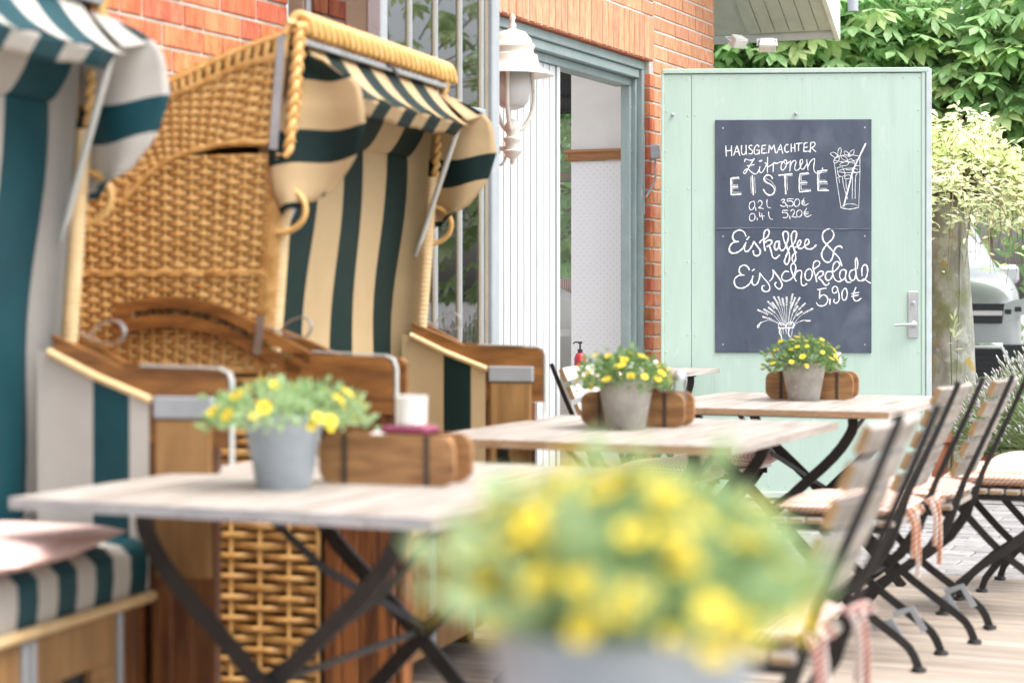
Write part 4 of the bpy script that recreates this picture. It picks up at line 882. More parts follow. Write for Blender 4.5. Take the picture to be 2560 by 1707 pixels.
T3 = table('weathered folding table in front of the green door, carrying grey pot and brick mould', -2.03, 7.44, sy=1.16)
T0 = table('folding table under the large foreground flower pot', -.55, 1.22, .9, 1.04)
T4 = table('small reddish folding table standing right beside the open green door', -3.58, 10.08, .50, .92)

# ------------------------------------------------------------------ folding chairs
def chair(label, x, y, rz, group='folding slat chairs at the terrace tables', slat='slat'):
    t = thing('folding_chair', label, 'chair', (x, y, 0), rz, group)
    hw = .185
    prof = [(-.378, .885), (-.324, .76), (-.269, .64), (-.223, .54), (-.193, .46), (-.165, .39), (-.11, .31), (-.03, .245), (.06, .185), (.14, .115), (.185, .055), (.20, .012)]
    wid = [.016, .016, .017, .018, .026, .034, .034, .032, .030, .028, .026, .024]
    for s_ in (-1, 1):
        m = MB(); m.bar([(a, s_ * hw, b) for a, b in prof], wid, .006, (0, 1, 0)); m.obj('back_leg', 'iron', t, smooth=40)
        m = MB(); m.bar(cat_rom([(.17, s_ * (hw - .03), .425), (.12, s_ * (hw - .03), .36), (.0, s_ * (hw - .03), .235), (-.14, s_ * (hw - .03), .13), (-.22, s_ * (hw - .03), .07), (-.25, s_ * (hw - .03), .008)], 3), .026, .006, (0, 1, 0)); m.obj('front_leg', 'iron', t, smooth=40)
        for g, yy in ((.20, s_ * hw), (-.25, s_ * (hw - .03))):
            m = MB(); m.lathe([(.022, .0), (.024, .004), (.022, .012), (.010, .016)], 14, c=(g, yy, 0)); m.obj('foot_pad', 'iron', t)
        m = MB(); m.bar([(-.19, s_ * (hw - .012), .428), (.19, s_ * (hw - .012), .428)], .024, .006, (0, 1, 0)); m.obj('seat_rail', 'iron', t)
        m = MB(); m.bar([(-.20, s_ * (hw - .045), .075), (-.16, s_ * (hw - .05), .145), (-.10, s_ * (hw - .05), .12)], .022, .004, (0, 1, 0)); m.obj('stop_clip', 'zinc', t)
    m = MB(); m.tube([(-.06, -hw, .268), (-.06, hw, .268)], .007, 8); m.obj('cross_rod', 'iron', t)
    for i in range(5):                                        # curved back slats
        z = .575 + i * .066; g = -.236 - (z - .575) * .455; la = R(24)
        m = MB(); n = 6; hh = .026; th = .018; L = .225
        for k in range(n + 1):
            u = k / n * 2 - 1; gb = g + .004 - .026 * (1 - u * u) + .028; y_ = u * L
            up = (-math.sin(la), math.cos(la)); fw = (math.cos(la), math.sin(la))
            for a, b in ((hh, 0), (hh, th), (-hh, th), (-hh, 0)): m.v.append((gb + up[0] * a + fw[0] * b, y_, z + up[1] * a + fw[1] * b))
        for k in range(n):
            for q in range(4): m.f.append((k * 4 + q, k * 4 + (q + 1) % 4, k * 4 + 4 + (q + 1) % 4, k * 4 + 4 + q)); m.m.append(m.mi(slat))
        m.f += [(3, 2, 1, 0), (n * 4, n * 4 + 1, n * 4 + 2, n * 4 + 3)]; m.m += [m.mi('slatend')] * 2
        m.obj('back_slat', slat, t, smooth=30)
    for i in range(7):
        g = -.185 + i * .056
        m = MB(); m.box((g, -.215, .441), (g + .047, .215, .458), slat, c=.003)
        for k, f in enumerate(m.f):
            c = [sum(m.v[i_][a] for i_ in f) / len(f) for a in range(3)]
            if abs(abs(c[1]) - .215) < 1e-4: m.m[k] = m.mi('slatend')
        m.obj('seat_slat', slat, t, smooth=0)
    return t
def cushion(label, x, y, z, rz, mat, sx=.40, sy=.40, h=.062, ties=None, group='gingham seat cushions'):
    t = thing('seat_cushion', label, 'cushion', (x, y, z), rz, group)
    m = MB(); n = 16
    def P(u, v, s_):
        a, b = u * 2 - 1, v * 2 - 1; e = (1 - abs(a) ** 3.2) * (1 - abs(b) ** 3.2); k = 1 - .06 * (abs(a * b)) + .03 * (abs(a * b) ** 4)
        return (a * sx / 2 * k, b * sy / 2 * k, h / 2 + s_ * (h / 2) * max(0, e) ** .42 + .003 * math.sin(a * 5 + b * 3) * e)
    m.grid(lambda u, v: P(u, v, 1), n, n); m.grid(lambda u, v: P(v, u, -1), n, n); m.obj('pad', mat, t, smooth=180)
    if ties:
        for s_ in (-1, 1):
            m = MB(); gx, gy = ties * sx / 2, s_ * sy * .40
            for pts in ([(gx, gy, h * .4), (gx + ties * .03, gy, h * .5), (gx + ties * .045, gy + .01, .0), (gx + ties * .05, gy + .012, -.08), (gx + ties * .045, gy + .006, -.17)],
                        [(gx, gy, h * .4), (gx + ties * .04, gy - .02, h * .7), (gx + ties * .05, gy - .04, .03), (gx + ties * .03, gy - .015, .03)],
                        [(gx, gy, h * .4), (gx + ties * .02, gy + .03, h * .5), (gx + ties * .04, gy + .035, -.02), (gx + ties * .035, gy + .03, -.11)]):
                m.bar(cat_rom(pts, 4), .016, .003, (.4, 1, 0))
            m.obj('tie', mat, t, smooth=40)
    return t
PI = math.pi
chair('slat folding chair beside the bluish pot table, pink gingham bow on its post', -1.18, 3.80, PI + R(1)).scale = (1, 1, 1.05)
chair('slat folding chair next to the cork-jar table, orange gingham ribbons hanging from it', -1.53, 6.22, PI - R(1))
chair('slat folding chair standing between two chairs with orange gingham cushions', -1.47, 6.77, PI + R(1))
chair('slat folding chair at the outer side of table by the door, near lavender', -1.24, 7.36, PI + R(2))
chair('slat folding chair at the outer side of the door table, close to deck edge', -1.20, 7.96, PI - R(1))
chair('brightly lit slat folding chair behind brick mould, between striped beach chair and door', -2.52, 7.22, R(3), slat='slatlit')
chair('brightly lit slat folding chair partly behind the potted flowers, near doorway', -2.50, 7.76, R(-3), slat='slatlit')
ZS = .4585
cushion('pink gingham cushion with loose bow on the chair by bluish pot table', -1.19, 3.80, ZS * 1.05, PI, 'checkr', ties=-1)
cushion('orange gingham cushion with hanging ribbons at the cork-jar table', -1.53, 6.22, ZS, PI, 'checko', ties=-1)
cushion('orange gingham cushion on the middle chair of the outer row', -1.47, 6.77, ZS, PI, 'checko')
cushion('thick orange gingham cushion on outer chair at the door table', -1.24, 7.36, ZS, PI, 'checko', h=.075)
cushion('white and red gingham cushion on last outer chair by deck edge', -1.20, 7.96, ZS, PI, 'checkr', h=.07)
cushion('pale red gingham cushion on brightly lit chair near the beach chair arm', -2.46, 7.22, ZS, 0, 'checkr')
cushion('pale red gingham cushion on brightly lit chair behind the potted flowers', -2.42, 7.76, ZS, 0, 'checkr')
cushion('flat pink gingham cushion lying on the teal striped beach chair seat', -2.69, 3.36, .592, R(14), 'checkp', .46, .66, .062, group='beach chair cushions')

# ------------------------------------------------------------------ flower pots, brick moulds and what stands in them
def flowermesh():
    m = MB()
    for ring, (r0, r1, dz, n) in enumerate(((.30, 1.0, .12, 11), (.26, .82, .22, 10))):
        for k in range(n):
            a = 2 * PI * (k + .5 * ring) / n; ca, sa = math.cos(a), math.sin(a); w = .20
            pts = [(r0, -w * .5, .05), (r1 * .8, -w, dz), (r1, 0, dz * .8), (r1 * .8, w, dz), (r0, w * .5, .05)]
            m.add([(x * ca - y * sa, x * sa + y * ca, z) for x, y, z in pts], [(0, 1, 2, 3, 4)], 'petal')
    m.lathe([(.34, .06), (.36, .16), (.22, .24), (.02, .26)], 10, 'eye')
    o = m.obj('flower', 'petal', smooth=60); me = o.data; bpy.data.objects.remove(o); return me
FM = flowermesh()
def pot_plant(label, x, y, z, mat, fr, nleaf, nflow, rad, hgt, top=.085, bot=.060, ph=.147, seed=1, tall=0, leafsize=.020, leaf='potleaf', low=-.22):
    rs = random.Random(seed)
    t = thing('flower_pot', label, 'flower pot', (x, y, z), rs.uniform(0, 6), 'potted yellow flowers on the tables')
    m = MB(); m.lathe([(bot * .96, 0), (bot, .003), (lerp(bot, top, .96), ph * .955), (top * 1.012, ph * .962), (top * 1.02, ph * .985), (top, ph), (top * .955, ph * .985), (top * .93, ph * .86)], 36, cap=True); m.obj('pot', mat, t, smooth=40)
    m = MB(); m.lathe([(top * .93, ph * .86), (.0, ph * .88)], 20, cap=False); m.obj('soil', 'soil', t)
    m = MB(); surf = []
    def dome(a, el, k): return Vector((math.cos(a) * math.cos(el) * rad * k, math.sin(a) * math.cos(el) * rad * k, ph * .93 + (math.sin(el)) * hgt * k))
    for i in range(nleaf):
        a = rs.uniform(0, 2 * PI); el = math.asin(rs.uniform(low, 1)); k = rs.uniform(.45, 1.0) ** .6 * (1 + .10 * math.sin(a * 3 + seed) + .08 * math.sin(a * 7 + el * 5))
        if tall and rs.random() < .12: k *= 1 + tall * max(0, math.sin(el)) * rs.random()
        p = dome(a, el, k); p.z = max(p.z, (ph * .72 if low < -.1 else ph * 1.06) if p.xy.length > top else ph * .9)
        d = (p - Vector((0, 0, ph * .6))).normalized(); d = (d + Vector((rs.uniform(-.8, .8), rs.uniform(-.8, .8), rs.uniform(-.5, .6)))).normalized()
        s_ = leafsize * rs.uniform(.6, 1.3); sd = d.cross(Vector((rs.uniform(-1, 1), rs.uniform(-1, 1), rs.uniform(.2, 1)))).normalized() * s_ * .32; nn = d.cross(sd).normalized()
        m.add([p, p + d * s_ * .45 + sd + nn * s_ * .1, p + d * s_ - nn * s_ * .12, p + d * s_ * .45 - sd + nn * s_ * .1], [(0, 1, 2), (0, 2, 3)])
        if i % 9 == 0: m.tube([(p.x * .2, p.y * .2, ph * .85), (p.x * .7, p.y * .7, lerp(ph * .9, p.z, .7)), p], .0012, 3, cap=False)
    stuff(m.obj('foliage', leaf, t, smooth=0))
    for i in range(nflow):
        a = 2 * PI * (i * .618 + rs.uniform(-.05, .05)); el = math.asin(min(.98, rs.uniform(max(low, -.12), 1))); k = rs.uniform(.94, 1.06) * (1 + .10 * math.sin(a * 3 + seed))
        p = dome(a, el, k); nrm = (p - Vector((0, 0, ph * .5))).normalized(); nrm = (nrm + Vector((rs.uniform(-.4, .4), rs.uniform(-.4, .4), rs.uniform(-.1, .5)))).normalized()
        q = nrm.to_track_quat('Z', 'Y').to_euler(); s_ = fr * rs.uniform(.75, 1.12)
        inst('flower', FM, t, p, q, (s_, s_, s_))
    return t
pot_plant('large yellow flowers in a pale pot close up, on the foreground table', -.494, 1.336, .74, 'potgrey', .0155, 900, 112, .133, .115, top=.098, bot=.070, ph=.178, seed=3, leafsize=.027, leaf='potleaf_pale', low=.08)
pot_plant('bluish galvanised pot of bright yellow flowers on weathered table', -2.125, 3.675, .74, 'potgrey', .0165, 900, 34, .172, .078, top=.086, bot=.058, ph=.155, seed=5, tall=.5, leaf='potleaf_pale')
pot_plant('stone-grey pot of small yellow flowers beside the cork-topped jar', -2.099, 5.696, .74, 'pot', .0135, 900, 54, .142, .098, seed=8)
pot_plant('stone-grey pot of golden flowers in front of the chalkboard', -2.028, 7.483, .74, 'pot', .0135, 900, 52, .145, .105, ph=.145, seed=11)

def mould(label, x, y, z, rz, L=.335):
    t = thing('brick_mould', label, 'brick mould', (x, y, z), rz, 'old wooden brick moulds on the tables')
    def rr(l, h, r, n=5):
        pts = []
        for cx, cz, a0 in ((l / 2 - r, h - r, 0), (-l / 2 + r, h - r, 90), (-l / 2 + r, r, 180), (l / 2 - r, r, 270)):
            for k in range(n): a = R(a0 + 90 * k / (n - 1)); pts.append((cx + r * math.cos(a), cz + r * math.sin(a)))
        return pts
    for s_ in (-1, 1):
        m = MB(); m.prism(rr(L, .106, .032), 1, s_ * .052 - .008, s_ * .052 + .008); m.obj('side_board', 'mold', t, smooth=40)
    for s_ in (-1, 1):
        m = MB(); m.box((s_ * (L / 2 - .045) - .007, -.044, .004), (s_ * (L / 2 - .045) + .007, .044, .100), c=.002); m.obj('end_board', 'mold', t)
        m = MB(); m.box((s_ * (L / 2 - .062) - .006, -.0625, -.0), (s_ * (L / 2 - .062) + .006, -.0605, .107)); m.obj('iron_band', 'band', t)
        m = MB(); m.box((s_ * (L / 2 - .062) - .008, .0605, .0), (s_ * (L / 2 - .062) + .008, .0625, .107)); m.obj('iron_band', 'band', t)
    m = MB(); m.box((-L / 2 + .05, -.044, .0), (L / 2 - .05, .044, .012)); m.obj('bottom_board', 'mold', t)
    return t
mould('old wooden brick mould holding a white cup, behind the bluish pot', -1.96, 3.875, .741, R(4), .315)
mould('old wooden brick mould holding a cork-topped jar', -2.115, 5.848, .741, R(2))
mould('old wooden brick mould in front of green door, holding white shakers', -2.035, 7.635, .741, R(2), .345)
def small(name, label, cat, loc, build):
    t = thing(name, label, cat, loc); build(t); return t
def cup(t):
    m = MB(); m.lathe([(.026, 0), (.032, .004), (.034, .058), (.036, .064), (.032, .064), (.03, .02)], 24); m.obj('body', 'white', t, smooth=50)
def jar(t):
    m = MB(); m.lathe([(.026, 0), (.028, .004), (.028, .055), (.02, .07), (.02, .078)], 20, cap=False); m.obj('glass_body', 'jarglass', t, smooth=60)
    m = MB(); m.lathe([(.017, .066), (.021, .08), (.03, .085), (.031, .11), (.024, .122), (.002, .125)], 18); m.obj('cork_stopper', 'cork', t, smooth=60)
    m = MB(); m.lathe([(.024, .004), (.024, .05), (.001, .052)], 16); m.obj('contents', 'red', t)
def shaker(t):
    m = MB(); m.lathe([(.021, 0), (.024, .004), (.022, .03), (.020, .05), (.021, .075)], 18, cap=True); m.obj('glass_body', 'jarglass', t, smooth=60)
    m = MB(); m.lathe([(.022, .072), (.023, .09), (.016, .102), (.002, .105)], 18); m.obj('cap', 'steel', t, smooth=50)
def stack(t):
    for k in range(4): m = MB(); m.lathe([(.026, k * .016), (.033, k * .016 + .004), (.034, k * .016 + .02), (.031, k * .016 + .02)], 22); m.obj('dish', 'white', t, smooth=50)
def tray(t):
    m = MB(); m.box((-.055, -.038, 0), (.055, .038, .012), c=.004); m.obj('tray_body', 'magenta', t); m = MB(); m.box((-.05, -.033, .0125), (.05, .033, .015), c=.001); m.obj('paper', 'pink', t)
def egg(t):
    m = MB(); m.lathe([(.001, 0), (.016, .006), (.024, .02), (.024, .03), (.016, .046), (.001, .052)], 18); m.obj('body', 'white', t, smooth=80)
small('sauce_tray', 'magenta tray lying across the mould by the bluish pot', 'tray', (-1.925, 3.875, .849), tray)
small('cup', 'white cup standing on the magenta tray', 'cup', (-1.925, 3.88, .865), cup)
small('egg_shaker', 'small round white shaker on the mould end beside the cup', 'shaker', (-2.005, 3.875, .80), egg)
small('sauce_tray', 'pink and red packet in the mould beside the cork-topped jar', 'tray', (-2.085, 5.848, .845), tray)
small('storage_jar', 'small jar with red contents and a cork stopper', 'jar', (-2.035, 5.848, .80), jar)
small('shaker', 'glass salt shaker with metal cap beside the cork-topped jar', 'shaker', (-1.98, 5.852, .81), shaker)
small('sauce_tray', 'dark red packet in the mould in front of green door', 'tray', (-1.98, 7.635, .838), tray)
small('dish_stack', 'stack of small white dishes on the dark red packet', 'dishes', (-1.955, 7.635, .854), stack)

# ------------------------------------------------------------------ inside the doorway
t = thing('high_chair', 'white moulded plastic high chair with red checked pad inside doorway', 'high chair', (-4.62, 11.22, 0), R(-60))
m = MB()
def hc(u, v):
    a = lerp(-110, 110, u); r = .19; z = lerp(.62, 1.20 - .35 * (abs(a) / 110) ** 2.2, v); return (-r * math.cos(R(a)) * (1 + .12 * v), r * math.sin(R(a)) * (1 + .10 * v), z)
m.grid(hc, 20, 8); m.obj('shell', 'plastic', t, smooth=80, solid=.012)
m = MB(); m.lathe([(.02, .62), (.19, .62), (.20, .64)], 20); m.obj('seat', 'plastic', t, smooth=50)
m = MB(); m.prism([(.26 * math.cos(R(a)), .26 * math.sin(R(a)) + .0) for a in range(-100, 101, 20)] + [(.0, .18), (.0, -.18)], 2, .90, .935); m.obj('tray', 'plastic', t, smooth=30)
for sx_ in (-1, 1):
    for sy_ in (-1, 1): m = MB(); m.tube([(sx_ * .13, sy_ * .14, .63), (sx_ * .22, sy_ * .23, .01)], .02, 8); m.obj('leg', 'plastic', t)
m = MB(); m.grid(lambda u, v: (-.20 - .03 * math.sin(v * 3), lerp(-.20, .20, u), lerp(.75, 1.24, v)), 8, 6); m.obj('back_pad', 'checkr', t, smooth=80, solid=.02)
t = thing('pump_bottle', 'small red bottle with black pump on the table by doorway', 'bottle', (-3.815, 9.665, .741)); t.scale = (.85, .85, .85)
m = MB(); m.lathe([(.03, 0), (.036, .004), (.036, .09), (.026, .115), (.014, .122)], 20); m.obj('body', 'red', t, smooth=50)
m = MB(); m.lathe([(.015, .122), (.016, .142), (.006, .144), (.006, .175), (.014, .178), (.014, .19)], 14); m.tube([(0, 0, .185), (-.03, .0, .187), (-.045, 0, .178)], .005, 6); m.obj('pump', 'iron', t, smooth=50)

# ------------------------------------------------------------------ chestnut tree
def leaflet(m, base, d, nrm, L, wd, mat):
    sd = d.cross(nrm).normalized(); 
    P = [base, base + d * L * .35 + sd * wd * .36 - nrm * L * .02, base + d * L * .68 + sd * wd * .5 - nrm * L * .05, base + d * L - nrm * L * .16,
         base + d * L * .68 - sd * wd * .5 - nrm * L * .05, base + d * L * .35 - sd * wd * .36 - nrm * L * .02, base + d * L * .5 + nrm * L * .03 - nrm * L * .05]
    m.add(P, [(0, 1, 6), (1, 2, 6), (2, 3, 6), (3, 4, 6), (4, 5, 6), (5, 0, 6)], mat)
def palmate(m, p, axis, nrm, size, mat, rs, n=None):
    n = n or rs.choice((6, 7, 7)); side = axis.cross(nrm).normalized()
    for k in range(n):
        a = R(lerp(-105, 105, k / (n - 1)) + rs.uniform(-5, 5)); d = (axis * math.cos(a) + side * math.sin(a) - nrm * rs.uniform(.18, .42)).normalized()
        L = size * (.62 + .38 * math.cos(a * .8)) * rs.uniform(.9, 1.05)
        n2 = (nrm - d * nrm.dot(d)).normalized(); leaflet(m, p, d, n2, L, L * .33, mat)
rs = random.Random(21)
PALM = []
for q in range(6):
    m = MB(); palmate(m, Vector((0, 0, 0)), Vector((1, 0, 0)), Vector((0, 0, 1)), 1.0, 'chestlight' if q == 5 else 'chestnut', rs, 6 + q % 2); m.tube([(-.5, 0, .05), (-.2, 0, .02), (0, 0, 0)], .012, 4, 'twig', cap=False)
    o = m.obj('leaf', 'chestnut', smooth=0); PALM.append(o.data); bpy.data.objects.remove(o)
def inframe(p):
    ca, sa = math.cos(R(23.5)), math.sin(R(23.5)); X = p.x * ca + p.y * sa; Z = -p.x * sa + p.y * ca
    u = 1280 + 4978 * X / Z; v = 735 + 4978 * (1.15 - p.z) / Z
    return u, v, Z
def tree(name, label, cat, base, trunk, limbs, centers, nleaf, nobj, seed, size, mat, group=None, young=.2):
    rs = random.Random(seed); t = thing(name, label, cat, base, 0, group); b = Vector(base)
    m = MB(); m.tube(trunk[0], trunk[1], 14); m.obj('trunk', 'bark', t, smooth=80)
    for L in limbs: m = MB(); m.tube(cat_rom(L[0], 4), [lerp(L[1], L[2], i / (4 * (len(L[0]) - 1))) for i in range(4 * (len(L[0]) - 1) + 1)], 7); m.obj('limb', 'bark', t, smooth=80)
    m = MB(); tw = MB(); cand = []
    for i in range(nleaf):
        c, r = rs.choice(centers); c = Vector(c); v = Vector((rs.gauss(0, 1), rs.gauss(0, 1), rs.gauss(0, 1))).normalized() * (rs.random() ** .33)
        p = c + Vector((v.x * r[0], v.y * r[1], v.z * r[2]))
        out = Vector((v.x, v.y, 0)); out = (out + Vector((rs.uniform(-.6, .6), rs.uniform(-.6, .6), rs.uniform(-.25, .15)))).normalized()
        nrm = (Vector((0, 0, 1)) + Vector((rs.uniform(-.45, .45), rs.uniform(-.45, .45), 0)) + out * .25).normalized(); out = (out - nrm * out.dot(nrm)).normalized()
        cand.append((p, out, nrm, size * rs.uniform(.7, 1.15)))
        if i % 7 == 0: tw.tube([c + (p - c) * .35, c + (p - c) * .7 + Vector((0, 0, .05)), p - out * .08], [.012, .007, .004], 4, cap=False)
    vis = []
    if nobj:
        sc = []
        for k, (p, out, nrm, s_) in enumerate(cand):
            u, v, Z = inframe(p + b)
            if 1700 < u < 2600 and -60 < v < 700 and Z < 16.5: sc.append((Z, k))
        sc.sort(); vis = set(k for _, k in sc[:nobj])
    for k, (p, out, nrm, s_) in enumerate(cand):
        q = Matrix((out, nrm.cross(out), nrm)).transposed()
        if k in vis:
            me = PALM[5] if rs.random() < young else rs.choice(PALM[:5]); inst('leaf', me, t, p, q.to_euler(), (s_, s_, s_))
        else: palmate(m, p, out, nrm, s_, 'chestlight' if rs.random() < young * .5 else mat, rs)
    stuff(m.obj('crown', mat, t, smooth=0)); tw.obj('twigs', 'twig', t)
    return t, cand
chest, cand = tree('chestnut_tree', 'large chestnut tree with broad palmate leaves behind the green door', 'tree', (-3.9, 15.6, 0),
    ([(0.04, 0, -.1), (.02, 0, .4), (0, .0, 1.2), (-.05, .05, 2.2), (-.1, .2, 3.4), (-.1, .3, 4.6)], [.24, .18, .155, .15, .13, .10]),
    [([(-.05, .05, 2.3), (-.9, .1, 3.0), (-2.2, .2, 3.6)], .09, .03), ([(-.05, .1, 2.6), (.8, .4, 3.2), (1.8, .9, 3.5)], .08, .03), ([(-.1, .2, 3.2), (-.6, -.6, 3.8), (-1.2, -1.2, 4.2)], .07, .02), ([(-.05, .0, 2.2), (.4, -.5, 2.6), (.7, -.9, 2.6)], .05, .02), ([(-.1, .2, 3.4), (-.5, 1.3, 4.0), (-1.2, 2.4, 4.3)], .07, .02)],
    [((.4, -.4, 3.15), (2.6, 1.2, .85)), ((-1.4, -.2, 3.1), (1.7, 1.2, .9)), ((1.7, -1.0, 2.75), (1.2, .8, .8)), ((2.6, -.2, 2.9), (1.3, 1.0, 1.0)), ((-.3, -1.4, 2.95), (1.5, .6, .6)), ((1.2, -1.2, 2.6), (1.0, .6, .5)), ((.8, 1.0, 3.0), (3.4, .8, .9)), ((-2.4, .8, 2.0), (1.6, 1.0, 1.6)), ((.6, 2.0, 2.9), (3.6, .7, 1.1))],
    6800, 300, 5, .225, 'chestnut', young=.26)
bl = MB(); rb_ = random.Random(4)
for p, out, nrm, s_ in cand[:600]:
    u, v, Z = inframe(p + Vector((-3.9, 15.6, 0)))
    if 1780 < u < 2600 and 0 < v < 420 and Z < 16.0 and rb_.random() < .25:
        for k in range(14):
            q = p + Vector((rb_.gauss(0, .03), rb_.gauss(0, .03), rb_.uniform(.0, .2))); bl.lathe([(.002, -.012), (.013, 0), (.002, .012)], 5, c=q, cap=False)
stuff(bl.obj('blossom_candles', 'blossom', chest, smooth=80))
MT['birch'] = leafmat('birch_leaf', (.36, .50, .20), (.55, .68, .34), .5, rnd=.2)
tree('garden_tree', 'broad light green tree across the garden, mirrored in the bay window panes', 'tree', (5.6, 24.5, 0), ([(0, 0, 0), (0, 0, 2), (.1, 0, 4)], [.25, .2, .14]), [([(0, 0, 2), (-1, 0, 3.2), (-2, .3, 4)], .1, .03)],
    [((0, 0, 4.0), (4.4, 1.6, 2.2)), ((-2.6, -.4, 2.2), (2.4, 1.0, 1.6)), ((2.4, 0, 2.4), (2.6, 1.0, 1.8))], 1000, 0, 8, .34, 'birch', young=.3)
# hedge closing the far side of the car park
rh = random.Random(12)
def hedge(label, x0, y0, x1, y1, h, n, seed, name='hedge'):
    t = thing(name, label, 'hedge', (x0, y0, 0)); rh = random.Random(seed); d = Vector((x1 - x0, y1 - y0, 0)); L = d.length; d.normalize(); nn = Vector((-d.y, d.x, 0)); m = MB()
    for i in range(n):
        s_ = rh.uniform(.10, .24); p = d * rh.uniform(0, L) + nn * rh.uniform(-.5, .5) + Vector((0, 0, h * rh.random() ** .7 * (1 + .12 * math.sin(i))))
        a = Vector((rh.uniform(-1, 1), rh.uniform(-1, 1), rh.uniform(-.4, .6))).normalized(); b = a.cross(Vector((rh.uniform(-1, 1), rh.uniform(-1, 1), rh.uniform(-1, 1)))).normalized() * s_ * .4
        m.add([p, p + a * s_ * .5 + b, p + a * s_, p + a * s_ * .5 - b], [(0, 1, 2, 3)])
    stuff(m.obj('foliage', 'chestnut', t, smooth=0))
    m = MB()
    for i in range(int(L / .6)): p = d * (i * .6 + .3); m.tube([p, p + Vector((.05, .05, h * .8))], .03, 5)
    m.obj('stems', 'twig', t)
hedge('tall green hedge behind the parked car', -15, 21.0, 4, 24.5, 3.6, 9000, 3)

# ------------------------------------------------------------------ variegated weeping willow on a stem
wil = thing('weeping_willow', 'pale green weeping willow with lichen-spotted trunk and hanging twigs beside the open door', 'tree', (-2.49, 12.66, 0))
TR = [(-.1, .20), (.4, .152), (.9, .130), (1.5, .118), (1.9, .10)]
m = MB(); m.tube([(0.03 * math.sin(z * 2.2), 0, z) for z, r in TR], [r for z, r in TR], 16); m.obj('trunk', 'lichen_bark', wil, smooth=80)
rs = random.Random(33); wm = MB(); fm = MB(); leaves = []
for i in range(560):
    a = rs.uniform(0, 2 * PI); r = .95 * rs.random() ** .55; drop = rs.uniform(.05, .62) * (.35 + .65 * r)
    zt = 2.08 - .34 * (r / .95) ** 1.6 + rs.uniform(-.05, .05)
    p0 = Vector((0, 0, 1.72)); p1 = Vector((math.cos(a) * r * .5, math.sin(a) * r * .5, lerp(1.86, zt + .03, .75))); p2 = Vector((math.cos(a) * r * .92, math.sin(a) * r * .92, zt - .05)); a2 = a + rs.uniform(-.35, .35)
    if i % 5 == 0:      # upright young shoot
        sp = cat_rom([p0, p1, p1 + Vector((rs.uniform(-.05, .05), rs.uniform(-.05, .05), .10)), p1 + Vector((rs.uniform(-.10, .10), rs.uniform(-.10, .10), rs.uniform(.15, .32)))], 5)
    else:
        p3 = p2 + Vector((math.cos(a2) * .13, math.sin(a2) * .13, -drop * .5)); p4 = p3 + Vector((math.cos(a2) * .03 + rs.uniform(-.05, .05), math.sin(a2) * .03, -drop * .5))
        sp = cat_rom([p0, p1, p2, p3, p4], 4)
    wm.tube(sp, [lerp(.006, .0016, k / (len(sp) - 1)) for k in range(len(sp))], 4, cap=False)
    lo = int(len(sp) * .40)
    for k in range(lo, len(sp)):
        low = sp[k].z < 1.55
        dens = (2 if rs.random() < .6 else 1) if not low else (1 if rs.random() < .22 else 0)
        for q in range(dens): leaves.append((sp[k] + Vector((rs.uniform(-.025, .025), rs.uniform(-.025, .025), rs.uniform(-.015, .03))), rs.uniform(.05, .088)))
wl = MB()
wl.add([(0, 0, 0), (.3, .17, .04), (.62, .18, .02), (1, 0, -.1), (.62, -.18, .02), (.3, -.17, .04), (.5, 0, -.02)], [(0, 1, 6), (1, 2, 6), (2, 3, 6), (3, 4, 6), (4, 5, 6), (5, 0, 6)])
o = wl.obj('leaf', 'willow', smooth=0); WLM = o.data; bpy.data.objects.remove(o)
bw = Vector((-2.49, 12.66, 0)); near = sorted((inframe(p + bw)[2], k) for k, (p, s_) in enumerate(leaves) if 2310 < inframe(p + bw)[0] < 2570); sel = set(k for _, k in near[:300])
for k, (p, s_) in enumerate(leaves):
    d = Vector((rs.uniform(-1, 1), rs.uniform(-1, 1), rs.uniform(-.5, .8))).normalized(); nrm = Vector((rs.uniform(-.8, .8), rs.uniform(-1.0, .6), 1)).normalized(); d = (d - nrm * d.dot(nrm)).normalized(); q = Matrix((d, nrm.cross(d), nrm)).transposed()
    if k in sel: inst('leaf', WLM, wil, p, q.to_euler(), (s_, s_, s_))
    else: fm.add([p + q @ Vector(v) * s_ for v in ((0, 0, 0), (.3, .17, .04), (.62, .18, .02), (1, 0, -.1), (.62, -.18, .02), (.3, -.17, .04))], [(0, 1, 2, 3), (0, 3, 4, 5)])
stuff(fm.obj('foliage', 'willow', wil, smooth=0)); stuff(wm.obj('twigs', 'twig', wil, smooth=80))
m = MB()
for ph_, tw_ in ((-1.25, .35),):
    m.tube([((interp(TR, z) + .008) * math.cos(ph_ + tw_ * z), (interp(TR, z) + .008) * math.sin(ph_ + tw_ * z), z) for z in [i * .1 for i in range(17)]], .007, 5)
m.obj('ivy_stem', 'lichen_bark', wil, smooth=80)

